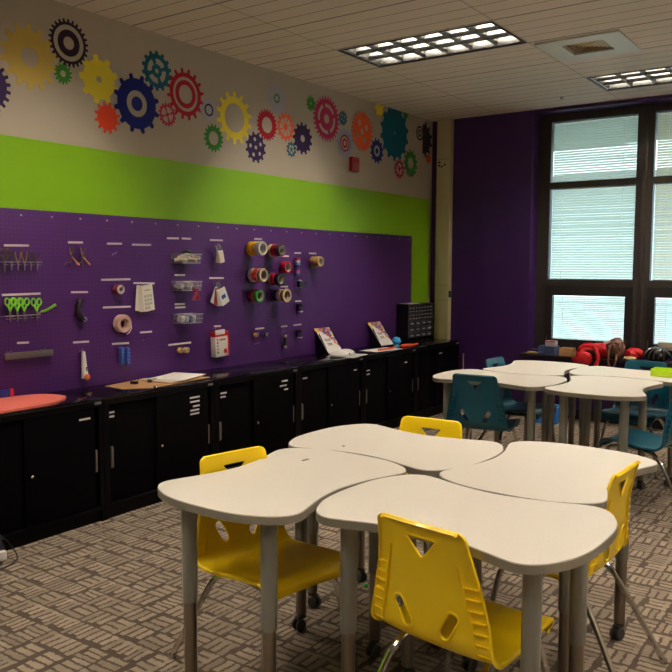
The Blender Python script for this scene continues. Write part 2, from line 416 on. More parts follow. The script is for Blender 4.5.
for i in range(1, nx): wedge(bm, (-hw+.015+i*cw, -hh+.015), (-hw+.015+i*cw, hh-.015), .004, .07, .003, .016, False)
for j in range(1, ny): wedge(bm, (-hw+.015, -hh+.015+j*ch), (hw-.015, -hh+.015+j*ch), .002, .075, .003, .02, True)
for sx in (-1, 1): wedge(bm, (sx*(hw-.02), -hh+.015), (sx*(hw-.02), hh-.015), .004, .07, .004, .01, False)
for sy in (-1, 1): wedge(bm, (-hw+.015, sy*(hh-.02)), (hw-.015, sy*(hh-.02)), .002, .075, .004, .01, True)
obj('louver', bm, m_louv, proto)
for j in range(ny):
    bm = NB(); yy = -hh+.015+(j+.5)*ch; tube(bm, [(-hw+.04, yy, .105), (hw-.04, yy, .105)], .014, 12); obj('lamp', bm, m_lamp, proto)
labels = ['recessed fluorescent light with silver egg crate louver above the far tables by the windows',
          'recessed ceiling light right of the near table cluster, outside the view', 'recessed ceiling light above the left end of the black cabinets', 'recessed ceiling light over the near right of the room',
          'recessed ceiling light behind the viewer near the gear wall', 'recessed ceiling light near the right wall', 'recessed ceiling light at the far right by the windows', 'added unseen fill light directly behind the viewer', 'added unseen fill light behind the viewer at the right']  # the last labels belong to the added fill fixtures
for (x, y), lb in zip(FIX[1:], labels):
    c = copy_tree(proto); c.location = (x+.015+FW_/2, y+.025+FH_/2, CEIL); c['label'] = lb
# air vent
m_vent = mat('white_vent', (214, 212, 200), .5)
t = thing('air_vent', 'white square air vent with beige diagonal louvers in the ceiling', 'air vent', (VX+.275, VY+.275, CEIL))
flat('vent_plate', [rect(-.29, -.275, .29, .275), rect(-.145, -.145, .145, .145)], .012, m_vent, t, loc=(0, 0, -.012))
bm = NB(); box(bm, (0, 0, .17), (.3, .3, .01)); [box(bm, (s*.148, 0, .09), (.006, .3, .16)) for s in (-1, 1)]; [box(bm, (0, s*.148, .09), (.3, .006, .16)) for s in (-1, 1)]
obj('duct', bm, mat('vent_inside', (120, 100, 74), .7), t)
m_vs = mat('beige_vent_vane', (190, 166, 120), .5)
for i in range(6):
    a = .128-.022*i; bm = NB()
    for (cx, cy, sx, sy, rx, ry) in ((0, a, 2*a, .02, .8, 0), (0, -a, 2*a, .02, -.8, 0), (a, 0, .02, 2*a, 0, -.8), (-a, 0, .02, 2*a, 0, .8)):
        box(bm, (cx, cy, .002), (sx, sy, .002), rot=Euler((rx*.5, ry*.5, 0)))
    obj('vane', bm, m_vs, t)
bm = NB(); p = at(562, 97, 2, CEIL); lathe(bm, [(.018, 0), (.014, -.014), (0, -.03)], 12); tag(obj('sprinkler_head', bm, m_wire, loc=(p.x, p.y, CEIL)), 'tiny round metal fitting on the ceiling near the window wall', 'ceiling fitting')

# ================================================================== GEAR DECALS on the wall
def gear_loop(n, R, depth, duty=.5, taper=.75, ph=0):
    out = []
    for i in range(n):
        a0 = 2*PI*i/n+ph; st = 2*PI/n
        r0, r1 = R*(1-depth), R
        g = (1-duty)/2*st; e = duty*st; f = e*(1-taper)/2
        out += [(r0, a0), (r0, a0+g*.9), (r1*.99, a0+g+f), (r1, a0+g+e/2), (r1*.99, a0+g+e-f), (r0, a0+g+e+g*.1)]
    return [(r*math.cos(a), r*math.sin(a)) for r, a in out]
def arcseg(r0, r1, a0, a1, n=10):
    A = [math.radians(a0+(a1-a0)*i/n) for i in range(n+1)]
    return [(r1*math.cos(a), r1*math.sin(a)) for a in A]+[(r0*math.cos(a), r0*math.sin(a)) for a in A[::-1]]
V = {'purple': (50, 26, 78), 'tan': (208, 180, 88), 'plum': (46, 18, 46), 'green': (58, 140, 46), 'yellow': (240, 220, 60), 'vermilion': (236, 76, 40), 'royal': (14, 26, 124), 'teal': (4, 98, 122), 'crimson': (176, 12, 36), 'pink': (190, 40, 84), 'lavender': (176, 172, 186), 'orange': (238, 96, 44), 'magenta': (186, 30, 92), 'blue': (150, 156, 196), 'navy': (28, 34, 124), 'slate': (48, 44, 58), 'black': (30, 28, 32), 'red': (190, 24, 34), 'pale': (196, 180, 150)}
def vinyl(c): return mat('vinyl_'+c, V[c], .6, spec=.3)
def ring(r0, r1): return [circ(0, 0, r1, 36), circ(0, 0, r0, 36)]
# (px, py, radius px, colour, teeth, depth, loops builder, label)
def G(px, py, rp, c, n, dep, style, label, duty=.5, lift=0, clip=None):
    P0 = at(px, py, 0, 0); P1 = at(px, py-rp, 0, 0); R = (P1-P0).length
    lp = [gear_loop(n, R, dep, duty)]; s = style
    base = R*(1-dep)
    if s == 'solid': pass
    elif s[0] == 'hole': lp.append(circ(0, 0, R*s[1], 36))
    elif s[0] == 'rings':     # list of radii fractions, alternate hole / solid
        for f in s[1]: lp.append(circ(0, 0, R*f, 40))
    elif s[0] == 'holes':
        k, rd, rr = s[1], s[2], s[3]
        for i in range(k): a = 2*PI*i/k+.5; lp.append(circ(R*rd*math.cos(a), R*rd*math.sin(a), R*rr, 16))
        if len(s) > 4: lp.append(circ(0, 0, R*s[4], 20))
    elif s[0] == 'segs':      # segmented ring + centre hole
        k, r0, r1, gap, hole = s[1:]
        for i in range(k): lp.append(arcseg(R*r0, R*r1, 360*i/k+gap+20, 360*(i+1)/k-gap+20))
        if hole: lp.append(circ(0, 0, R*hole, 20))
    if clip: lp = [[(clip(x), y) for x, y in lp[0]]]
    o = flat('gear_decal', lp, .0012, vinyl(c), M=MWALL, loc=(.0002+lift, P0.y, P0.z))
    tag(o, label, 'gear decal', 'painted gear decals above the lime band'); return o
G(-16, 84, 30, 'purple', 22, .16, ('hole', .45), 'purple gear decal cut off by the left edge of the picture')
G(29.5, 57, 33, 'tan', 14, .2, ('hole', .3), 'large mustard tan gear decal at the far left')
G(68.7, 43.2, 24, 'plum', 26, .13, ('rings', (.75, .55, .27)), 'dark plum gear decal with fine teeth and a bold centre ring, highest at left')
G(63, 73.6, 11, 'green', 14, .22, ('hole', .3), 'small green gear decal just below the plum ringed gear')
G(99, 79.5, 24.5, 'yellow', 9, .2, ('hole', .14), 'yellow gear decal with a small hole touching the royal blue gear', duty=.45)
G(107.4, 117.8, 16.2, 'vermilion', 12, .22, 'solid', 'solid orange red gear decal without a hole, lowest at left', duty=.4)
G(136.8, 103.8, 30, 'royal', 12, .16, ('rings', (.44, .24)), 'large royal blue gear decal with one pale ring', duty=.35, lift=.0014)
G(156.8, 71, 20, 'teal', 14, .15, ('segs', 4, .34, .62, 12, .12), 'teal gear decal with curved spokes above the royal blue gear')
G(185.6, 94.3, 26, 'crimson', 16, .17, ('rings', (.66, .54, .36)), 'large crimson gear decal with thin pale rings', duty=.38)
G(167.3, 114.6, 12, 'pink', 16, .16, ('segs', 4, .18, .66, 10, 0), 'small pink gear decal with a cross of spokes')
G(208.5, 110.3, 12, 'lavender', 14, .14, 'solid', 'faint lavender gear decal behind a thin navy ring')
G(213.7, 138.2, 14, 'green', 16, .17, ('hole', .5), 'green gear decal with a wide hole beneath the thin navy ring')
G(234.5, 118, 26.5, 'yellow', 14, .2, ('hole', .55), 'large yellow gear decal with a very wide hole', duty=.42)
G(276.7, 98.4, 16, 'lavender', 14, .12, ('rings', (.3, .2)), 'faint lavender gear decal highest in the middle of the wall')
G(267, 125, 16, 'crimson', 22, .13, ('hole', .5), 'crimson gear decal with fine teeth and oval hole beside the orange one')
G(285.6, 127, 14.5, 'orange', 14, .17, ('segs', 8, .22, .66, 5, 0), 'orange gear decal with a star of eight spokes')
G(255.8, 147.5, 15.8, 'purple', 12, .17, ('holes', 5, .52, .13, .13), 'dark purple gear decal pierced by a circle of round holes', duty=.4)
G(302.6, 138.6, 16.2, 'purple', 13, .18, ('hole', .22), 'dark purple gear decal with one small hole right of the starred orange gear')
G(291.4, 149.4, 8, 'teal', 10, .2, ('segs', 5, .2, .6, 8, 0), 'tiny teal gear decal tucked beneath the starred orange gear')
G(310.8, 103.4, 8, 'green', 10, .24, ('hole', .16), 'tiny green gear decal beside the big magenta gear')
G(326.6, 118.9, 23, 'magenta', 28, .14, ('segs', 4, .5, .66, 8, .2), 'big magenta gear decal with fine teeth and a broken ring')
G(342.9, 118, 7.8, 'teal', 12, .18, ('holes', 4, .4, .14), 'tiny teal gear decal right of the big magenta gear')
G(344.8, 143.2, 15, 'blue', 13, .15, ('hole', .62), 'pale blue gear decal holding crimson target rings', duty=.42)
G(362.2, 131.6, 20, 'orange', 26, .13, ('holes', 4, .48, .15, .16), 'orange gear decal with fine teeth and five round holes')
G(376.9, 151, 12.8, 'navy', 12, .18, ('rings', (.44, .22)), 'navy blue gear decal with pale ring below the orange holed gear', duty=.42)
G(379.5, 108.5, 9, 'yellow', 7, .25, 'solid', 'bright yellow gear decal peeking out behind the huge teal gear')
G(394.5, 133.2, 28, 'teal', 14, .13, ('hole', .04), 'huge solid teal gear decal near the far corner', lift=.0014, duty=.45)
G(399.3, 169, 10, 'magenta', 13, .18, ('segs', 3, .24, .6, 12, 0), 'small magenta gear decal with three spokes near the far corner')
G(410.5, 163.3, 14, 'green', 13, .18, ('hole', .42), 'green gear decal with pale oval hole near the far corner')
G(405.5, 113.5, 6, 'green', 7, .25, 'solid', 'tiny green gear decal peeking out above the huge teal gear')
G(423.5, 139, 18.5, 'slate', 12, .2, 'solid', 'dark slate half gear decal cut straight at its left side', clip=lambda x: max(x, -.02), duty=.42)
G(428.3, 158.6, 5.2, 'vermilion', 9, .2, ('hole', .2), 'tiny red orange gear decal beside the corner')
def rings(px, py, rp, rr, c, label, lift=0):
    P0 = at(px, py, 0, 0); R = (at(px, py-rp, 0, 0)-P0).length
    tag(flat('ring_decal', [circ(0, 0, R*f, 36) for f in rr], .0012, vinyl(c), M=MWALL, loc=(.0002+lift, P0.y, P0.z)), label, 'ring decal', 'painted gear decals above the lime band')
rings(208.7, 110, 6.3, (1, .72), 'slate', 'thin dark ring decal on the faint lavender gear', .0014)
rings(344.8, 143.2, 8.6, (1, .78, .56, .3), 'crimson', 'crimson target ring decal inside the pale blue gear')
rings(276.7, 98.4, 4.6, (1, .66), 'green', 'tiny green ring decal in the faint lavender gear', .0014)
rings(419.8, 133.2, 7.4, (1, .76, .5, .26), 'black', 'black concentric ring decal near the far corner')
P0 = at(352.5, 164.5, 0, 0)
t = thing('fire_alarm', 'small red fire alarm box on the wall below the gears', 'fire alarm', P0)
bm = NB(); box(bm, (.02, 0, 0), (.04, .12, .13), bev=.006); obj('alarm_case', bm, mat('alarm_red', (150, 18, 24), .4), t)
bm = NB(); box(bm, (.043, 0, .03), (.008, .07, .03), bev=.002); obj('strobe_lens', bm, mat('strobe', (170, 60, 60), .25), t)

# ================================================================== PEGBOARD
PX = .022
peg = thing('pegboard', 'long purple pegboard covering the wall above the black cabinets', 'pegboard', (0, 0, 0))
y0, y1, z0, z1 = 1.0, 7.225, .70, 1.812
bm = NB(); box(bm, (.0125, (y0+y1)/2, (z0+z1)/2), (.019, y1-y0, z1-z0), bev=.0015); obj('board', bm, m_peg, peg)
bm = NB(); y = y1-.05
while y > 2.2:
    for dy in (0,):
        lathe(bm, [(.006, 0), (.005, .003), (0, .004)], 10, Matrix.Translation((PX, y+dy, z1-.035)) @ MX)
    y -= .2032
obj('screw_heads', bm, m_strip, peg)
LAB = [(4,29,245.3,245.5),(2,40.5,295,293.5),(17,29,343,342.5),(68,83,242.3,242.5),(71,88,292.2,292),(73,89,342.5,341.5),(107,122,243.6,243.7),(132,151,244.6,244.9),(101,130.5,279.8,279.2),(103,131,307.5,306.6),(112,129,344,343),(133.5,154.5,283,283.4),(140,152,332.5,331.6),
 (167,178.8,238.2,238.4),(181.7,191,238.4,238.8),(174.7,185,275,275),(174.7,184.8,304.2,304),(175,185.3,307.6,307.2),(168.3,191,345,342.5),(209.8,222.8,240,240.4),(209.3,223.8,278,278),(214,221,326.3,326),(254.3,262,238.8,239),(278.5,288.8,255.8,256.2),(280.3,288,286.8,286.6),(255.2,264.2,328.9,328),(281,287.3,326.6,326),(294.3,301,253,253),(295.2,301.2,301.2,301),(293.5,301.3,325.2,324.4),(309,316.3,253.3,253.5)]
for xa, xb, ya, yb in LAB:
    a, b = at(xa, ya, 0, PX+.001), at(xb, yb, 0, PX+.001); c = (a+b)/2; L = (b-a).length
    bm = NB(); box(bm, (0, 0, 0), (.0012, L, .0125), rot=Euler((math.atan2(b.z-a.z, b.y-a.y), 0, 0)))
    obj('label_strip', bm, m_strip, peg, loc=(c.x, c.y, c.z))

def on_wall(px, py, x=PX): return at(px, py, 0, x)
def hook(px, py, length, label, up=.012, x0=PX):
    """straight wire peg hook; (px,py) is where its tip shows"""
    p = on_wall(px, py, x0+length); bm = NB()
    tube(bm, [(0, 0, -.012), (0.002, 0, 0), (length*.6, 0, 0), (length, 0, up)], .0022, 6, 3)
    tag(obj('peg_hook', bm, m_wire, loc=(x0, p.y, p.z-up)), label, 'hook', 'wire hooks in the pegboard'); return Vector((x0, p.y, p.z-up))
def roll(x0, ln, R, y, z, rgb, label, core=.68, cgrp='rolls of tape on the pegboard', name='tape_roll'):
    t = thing(name, label, 'tape roll', (x0, y, z), 0, cgrp)
    bm = NB(); lathe(bm, [(R*core+.0015, .001), (R-.002, 0), (R, .003), (R, ln-.003), (R-.002, ln), (R*core+.0015, ln-.001)], 30, MX); obj('tape', bm, mat('tape_%02x%02x%02x' % rgb, rgb, .4), t)
    bm = NB(); lathe(bm, [(R*core+.0015, 0), (R*core+.0015, ln), (R*core, ln), (R*core, 0), (R*core+.0015, 0)], 30, MX); obj('core', bm, mat('cardboard_core', (186, 180, 172), .7), t)
    return t
def rollstack(px, py, items, where, R=.05, core=.68):
    tot = sum(i[1] for i in items); p = on_wall(px, py, PX+.012+tot); x = PX+.012
    for rgb, ln, word in items:
        roll(x, ln-.002, R if word != 'wide cream' else R*1.12, p.y, p.z, rgb, '%s roll of tape %s' % (word, where), core); x += ln
    bm = NB(); tube(bm, [(0, 0, -.012), (0, 0, 0), (tot+.018, 0, 0), (tot+.024, 0, .01)], .0045, 8)
    tag(obj('peg_hook', bm, m_wire, loc=(PX, p.y, p.z+R*core-.0055)), 'straight peg hook carrying the tape rolls %s' % where, 'hook', 'wire hooks in the pegboard')
CR = (190, 20, 60)
rollstack(263.3, 248.3, [((232, 176, 16), .05, 'golden yellow'), ((240, 190, 30), .032, 'bright yellow'), ((214, 206, 198), .05, 'white')], 'on the upper left rack hook', .054)
rollstack(282.6, 250.2, [((206, 176, 120), .022, 'tan'), ((198, 186, 150), .012, 'cream'), (CR, .042, 'crimson'), ((74, 66, 70), .048, 'charcoal grey')], 'on the upper middle rack hook', .05)
rollstack(288.6, 267.2, [((176, 14, 44), .03, 'dark crimson'), (CR, .026, 'crimson')], 'alone right of the middle row', .049)
rollstack(264.3, 275.2, [((214, 206, 204), .042, 'white'), ((226, 62, 28), .044, 'orange'), ((196, 176, 140), .014, 'tan'), ((44, 34, 30), .012, 'black'), ((206, 186, 150), .016, 'cream')], 'in the middle row at left', .053)
rollstack(281.4, 279.3, [((206, 180, 140), .018, 'tan'), ((200, 24, 72), .044, 'crimson pink'), ((26, 22, 26), .042, 'black')], 'in the middle row at right', .05)
rollstack(260.7, 296.2, [((204, 30, 62), .028, 'red patterned'), ((226, 110, 110), .012, 'pink'), ((44, 150, 40), .044, 'leaf green')], 'in the lowest row at left', .049)
rollstack(287.6, 295.5, [((34, 30, 86), .036, 'navy blue'), ((206, 190, 160), .044, 'cream'), ((120, 92, 60), .022, 'brown'), ((208, 178, 130), .018, 'wide cream')], 'in the lowest row at right', .05)
rollstack(321.4, 261.5, [((178, 142, 86), .05, 'brown packing'), ((186, 150, 92), .046, 'tan packing')], 'on the single hook at the far right', .045, .62)
rollstack(257.6, 335, [((214, 166, 44), .032, 'small gold')], 'beside the little navy roll', .018)
rollstack(267, 334.6, [((28, 32, 96), .028, 'small navy')], 'beside the little gold roll', .017)
rollstack(121.4, 289.5, [((150, 60, 66), .046, 'dusky red'), ((206, 186, 178), .01, 'pale')], 'below the label in the third column', .03, .5)
rollstack(182, 350.5, [((206, 158, 74), .034, 'gold')], 'nearest of the small gold pair', .02, .5)
rollstack(188, 350.3, [((186, 160, 110), .034, 'dull gold')], 'rightmost of the small gold pair', .02, .5)
# cord coil
p = on_wall(124, 323.6, .07); t = thing('cord_coil', 'pale pink coil of soft cord hanging with a loose end', 'cord', (PX+.008, p.y, p.z))
bm = NB()
for k in range(6):
    for q in range(3):
        R = .038+.008*q; tube(bm, [(k*.008+.004, R*math.cos(a), R*math.sin(a)) for a in [2*PI*i/24 for i in range(24)]], .0046, 6, closed=True)
obj('coil', bm, mat('pink_cord', (206, 168, 156), .7), t)
bm = NB(); tube(bm, [(.05, .045, .0), (.056, .048, -.03), (.058, .03, -.055), (.055, .01, -.07)], .003, 6, 4); obj('loose_end', bm, mat('pale_cord', (220, 206, 200), .7), t)
hook(124, 319, .07, 'wire hook holding the pale pink cord coil')
hook(116.5, 252, .04, 'empty wire hook in the third column of the pegboard')
hook(141, 252.5, .04, 'empty wire hook right of the other empty hook, under the fourth label')
hook(148, 337.8, .05, 'empty low wire hook under the hanging card set')
hook(259, 342, .04, 'empty wire hook under the small gold roll')
hook(258, 304.2, .03, 'empty wire hook beneath the green tape roll')

# wire tool rack + tools
def rack(px0, px1, py, n, label, dep=.05):
    a, b = on_wall(px0, py, PX+dep), on_wall(px1, py, PX+dep); y0, z = a.y, (a.z+b.z)/2; L = b.y-a.y
    bm = NB()
    tube(bm, [(0, 0, .012), (0, 0, 0), (dep, 0, 0), (dep, L, 0), (0, L, 0), (0, L, .012)], .0022, 6)
    tube(bm, [(dep*.35, 0, 0), (dep*.35, L, 0)], .0016, 6)
    for i in range(n): y = L*(i+.5)/n; tube(bm, [(dep*.35, y-.012, 0), (dep, y-.012, 0), (dep+.012, y-.012, -.004)], .0016, 6); tube(bm, [(dep+.0, y-.012, -.016), (dep, y+.012, -.016)], .0016, 6)
    tag(obj('wire_tool_rack', bm, m_wire, loc=(PX, y0, z)), label, 'rack'); return Vector((PX+dep*.68, y0, z)), L
def scissors(p, hm, label, grp, s=1, rot=0):
    t = thing('scissors', label, 'scissors', p, 0, grp); t.rotation_euler = (rot, 0, 0)
    for sd in (-1, 1):
        bm = NB()
        lp = [(sd*(.020+.017*math.cos(a))*s, (.052+.024*math.sin(a))*s) for a in [2*PI*i/20 for i in range(20)]]
        tube(bm, [(sd*.002, y, z) for y, z in lp], .006*s, 8, closed=True)
        tube(bm, [(sd*.002, sd*.016*s, .030*s), (sd*.002, sd*.006*s, .008*s), (sd*.002, -sd*.002*s, -.012*s)], [.0085*s, .006*s], 8, 4)
        obj('handle', bm, hm, t)
    for sd in (-1, 1):
        bm = NB(); box(bm, (sd*.0015, -sd*.003*s, -.045*s), (.0016, .011*s, .07*s), rot=Euler((sd*.05, 0, 0))); obj('blade', bm, m_chrome, t)
    return t
def plier(p, hm, label, grp, s=1):
    t = thing('hand_tool', label, 'hand tool', p, 0, grp)
    for sd in (-1, 1):
        bm = NB(); tube(bm, [(sd*.002, sd*.018*s, .075*s), (sd*.002, sd*.016*s, .04*s), (sd*.002, sd*.004*s, .006*s), (sd*.002, -sd*.004*s, -.01*s)], [.0045*s, .005*s], 8, 4); obj('handle', bm, hm, t)
    bm = NB(); tube(bm, [(0, 0, .004*s), (0, 0, -.02*s), (0, 0, -.055*s)], [.008*s, .002*s], 8); obj('jaw', bm, m_wire, t)
    return t
m_gs = mat('lime_handles', (126, 216, 34), .4); m_dk = mat('dark_olive_handles', (74, 62, 40), .35); m_gold = mat('brassy_metal', (178, 148, 96), .3, 1)
o, L = rack(3, 42, 262, 6, 'wire rack holding the dark handled tools at upper left')
words = ['dark scissors with round loops, first in the upper left rack', 'dark slim tool, second in the upper left rack', 'brassy slim tool, third in the upper left rack', 'brassy slim tool, fourth in the upper left rack', 'dark slim tool, fifth in the upper left rack', 'dark slim tool, last in the upper left rack']
for i, wd in enumerate(words):
    p = Vector((o.x, o.y+L*(i+.5)/6, o.z-.004))
    if i == 0: scissors(p+Vector((0, 0, .01)), m_dk, wd, 'dark tools in the upper rack', .85)
    else: plier(p, m_gold if i in (2, 3) else m_dk, wd, 'dark tools in the upper rack', .82)
o, L = rack(4.5, 41, 315.5, 6, 'wire rack holding the lime green scissors')
for i, px in enumerate((10.2, 17.2, 24.2, 36.5)):
    p = on_wall(px, 308, o.x)
    scissors(Vector((o.x, p.y, on_wall(px, 309.5, o.x).z)), m_gs, ['lime green handled scissors, leftmost of the row', 'lime green handled scissors, second of the row', 'lime green handled scissors, third of the row', 'lime green handled scissors standing apart, last of the row'][i], 'lime green scissors in the wire rack', .84)
p = on_wall(41, 311.5, o.x+.03); q = on_wall(56, 304.5, o.x+.08)
t = thing('craft_knife', 'long lime green handle sticking out sideways beside the scissors', 'craft tool', p); d = q-p
bm = NB(); tube(bm, [(0, 0, 0), d*.35+Vector((0, 0, -.006)), d], [.006, .009], 8, 4); obj('handle', bm, m_gs, t)
bm = NB(); tube(bm, [(0, 0, 0), (-.005, -.012, -.012), (-.02, -.016, .0)], .003, 6, 3); obj('tip', bm, m_wire, t)
# steel ruler on two hooks
a, b = on_wall(5.5, 357, PX+.04), on_wall(54, 352.3, PX+.04)
t = thing('steel_ruler', 'grey cork backed steel ruler resting across two hooks', 'ruler', (PX+.03, a.y, (a.z+b.z)/2-.0))
L = b.y-a.y; bm = NB(); box(bm, (0, L/2, 0), (.010, L, .038), bev=.001); t.location.z = a.z; t.rotation_euler = (math.atan2(b.z-a.z, L), 0, 0); obj('blade', bm, mat('scuffed_aluminium', (128, 120, 116), .4, .7), t)
hook(11.5, 350.5, .05, 'wire hook holding the left end of the steel ruler'); hook(45.5, 348, .05, 'wire hook holding the right end of the steel ruler')
# pliers pair
for i, (px, lb) in enumerate(((71.5, 'brassy snips with bright handle, left of the pair'), (82.5, 'brassy snips with bright handle, right of the pair'))):
    p = on_wall(px, 255, PX+.03); t = thing('snips', lb, 'snips', p, 0, 'brassy snips on the pegboard')
    bm = NB(); tube(bm, [(0, -.012, .045), (0, -.01, .02), (0, 0, 0), (0, .01, -.02), (.01, .045, -.06)], [.005, .0065], 8, 4); obj('handle', bm, mat('copper_bright', (226, 176, 140), .25, 1), t)
    bm = NB(); tube(bm, [(.002, .014, .048), (.002, .012, .02), (.002, 0, 0), (.002, -.006, -.03), (.002, -.002, -.07)], [.007, .004], 8, 4); obj('jaw', bm, m_dk, t)
    hook(px-1, 262, .05, 'wire hook behind the %s brassy snips' % ('left', 'right')[i], .005)
# black rotary tool
p = on_wall(80.5, 311, PX+.03); t = thing('tape_cutter', 'curved black cutting tool hanging under a label in the second column', 'cutting tool', p)
bm = NB(); tube(bm, [(0, .006, .07), (0, -.012, .04), (0, -.018, 0), (.004, -.006, -.035), (.006, .018, -.055)], [.016, .02, .023, .023, .019], 12, 4); obj('grip', bm, m_black, t)
bm = NB(); lathe(bm, [(.016, 0), (.016, .004), (0, .006)], 16, Matrix.Translation((.018, .016, -.052)) @ MX); obj('wheel', bm, m_wire, t)
hook(79, 300.5, .04, 'wire hook holding the curved black tool')
# white rotary cutter
p = on_wall(84.3, 366, PX+.03); t = thing('rotary_cutter', 'white handled rotary cutter with an orange wheel hanging below a label', 'rotary cutter', p)
bm = NB(); tube(bm, [(0, -.006, .09), (0, -.004, .05), (0, -.002, 0), (.002, 0, -.045), (.002, .002, -.075)], [.012, .015, .017, .02, .024], 12, 4); obj('handle', bm, mat('white_plastic', (222, 216, 212), .35), t)
bm = NB(); lathe(bm, [(.02, 0), (.02, .006), (.012, .01), (0, .01)], 20, Matrix.Translation((.02, .004, -.068)) @ MX); obj('wheel_guard', bm, mat('orange_plastic', (226, 106, 40), .4), t)
bm = NB(); box(bm, (.019, .002, -.02), (.004, .008, .03), bev=.001); obj('lock_button', bm, m_black, t)
hook(83, 349.5, .04, 'wire hook holding the white rotary cutter')
# two blue clips
for px, lb in ((121.5, 'blue plastic clamp, left of the pair'), (127, 'blue plastic clamp, right of the pair')):
    p = on_wall(px, 356, PX+.03); t = thing('plastic_clamp', lb, 'clamp', p, 0, 'blue clamps on the pegboard'); bm = NB()
    box(bm, (0, 0, 0), (.03, .022, .115), bev=.004)
    for k in range(5): box(bm, (.006, 0, -.044+.022*k), (.03, .026, .006), bev=.001)
    obj('body', bm, mat('blue_plastic', (62, 92, 170), .4), t)
    bm = NB(); tube(bm, [(-.008, 0, .05), (-.03, 0, .052)], .002, 6); obj('hook', bm, m_wire, t)
# hanging cards (calculator-like sheet set)
def card(p, w, h, rgb, label, grp, rot=0, dots=None, th=.002, yaw=0, bits=()):
    t = thing('hanging_card', label, 'card', p, 0, grp); t.rotation_euler = (rot, 0, yaw)
    flat('sheet', [rrect(-w/2, -h, w/2, 0, .006), circ(0, -.012, .004, 10)], th, mat('card_%02x%02x%02x' % rgb, rgb, .5), t, M=MWALL)
    for (cx, cy, bw, bh, c) in bits:
        bm = NB(); box(bm, (th+.0006, cx, cy), (.001, bw, bh)); obj('print', bm, mat('print_%02x%02x%02x' % c, c, .6), t)
    return t
p = on_wall(143, 285.5, PX+.03)
card(p+Vector((0, -.02, 0)), .07, .17, (222, 210, 196), 'cream hanging card at the back of the card set', 'cream cards on one hook', -.10)
card(p+Vector((.006, .0, 0)), .085, .175, (214, 204, 188), 'cream hanging card in the middle of the card set', 'cream cards on one hook', .02)
bits = [(.0, -.035, .05, .008, (170, 160, 150))]+[(-.024+.024*(i % 3), -.075-.026*(i//3), .018, .018, (176, 176, 170)) for i in range(12)]
card(p+Vector((.014, .018, .004)), .095, .175, (226, 216, 200), 'cream hanging card with a grid of small squares, front of the set', 'cream cards on one hook', .12, bits=bits[:12])
hook(143, 284.5, .05, 'wire hook holding the cream card set')
# key ring cards
def ringcards(px, py, label_, n, size, cols, bit=None, topy=None):
    p = on_wall(px, topy, PX+.035)
    bm = NB(); tube(bm, [(0, .024*math.cos(a), -.02+.024*math.sin(a)) for a in [2*PI*i/20 for i in range(20)]], .0022, 6, closed=True)
    tube(bm, [(.004, .014*math.cos(a)-.008, -.014+.018*math.sin(a)) for a in [2*PI*i/20 for i in range(20)]], .0016, 6, closed=True)
    tag(obj('binder_ring', bm, m_chrome, loc=p), 'metal binder ring carrying %s' % label_, 'binder ring')
    hook(px, topy-1, .04, 'wire hook for the binder ring with %s' % label_)
    for i in range(n):
        r = (-.5+1.0*i/(n-1)) if n > 3 else (-.15+.4*i/(n-1))
        q = p+Vector((.004+.006*i, 0, -.042))
        card(q, size[0], size[1], cols[i % len(cols)], '%s, card %s on its ring' % (label_, ['at the back', 'second from the back', 'in the middle', 'second from the front', 'at the front'][min(i, 4) if n > 4 else [0, 1, 4, 4][i]]), 'cards on binder rings', r*.9, bits=(bit or ()) if i == n-1 else (), th=.004)
ringcards(218.5, 0, 'small cream swatch', 3, (.05, .09), [(196, 160, 150), (206, 196, 180), (222, 212, 200)], topy=245)
ringcards(218.3, 0, 'white card with a blue mark', 4, (.085, .125), [(214, 208, 202), (150, 40, 40), (208, 202, 196), (228, 222, 216)], bit=((0, -.065, .045, .03, (30, 84, 150)),), topy=283)
# white and red box
a = on_wall(222, 344, PX+.05)
t = thing('craft_box', 'white and red retail box hanging on the pegboard with coloured dots', 'box', (PX+.028, a.y, a.z)); t.rotation_euler = (.05, 0, .0)
bm = NB(); box(bm, (0, 0, 0), (.05, .145, .185), bev=.002); obj('carton', bm, mat('carton_white', (224, 214, 206), .5), t)
m_red = mat('carton_red', (200, 24, 34), .5)
bm = NB(); box(bm, (0, 0, .076), (.052, .147, .034)); box(bm, (.0, .067, -.01), (.052, .016, .165)); obj('red_band', bm, m_red, t)
bm = NB(); box(bm, (.026, -.02, .092), (.006, .10, .036), bev=.002); obj('hang_tab', bm, mat('carton_white2', (230, 224, 218), .5), t)
for i, c in enumerate(((190, 60, 70), (40, 40, 50), (70, 150, 190), (206, 100, 50), (40, 36, 36))):
    bm = NB(); lathe(bm, [(.008, 0), (.008, .001), (0, .001)], 14, Matrix.Translation((.0252, -.049, .038-.024*i)) @ MX); obj('dot', bm, mat('dot%d' % i, c, .5), t)
bm = NB(); lathe(bm, [(.018, 0), (.018, .001), (0, .001)], 20, Matrix.Translation((.0252, .03, -.055)) @ MX); obj('red_seal', bm, m_red, t)
bm = NB()
for i, h in enumerate((.016, .012, .014, .012, .015, .012)): box(bm, (.0256, -.022+.011*i, .034), (.001, .007, h))
obj('print', bm, mat('print_dark', (60, 34, 40), .5), t)
hook(216, 327.5, .04, 'wire hook holding the white and red box')
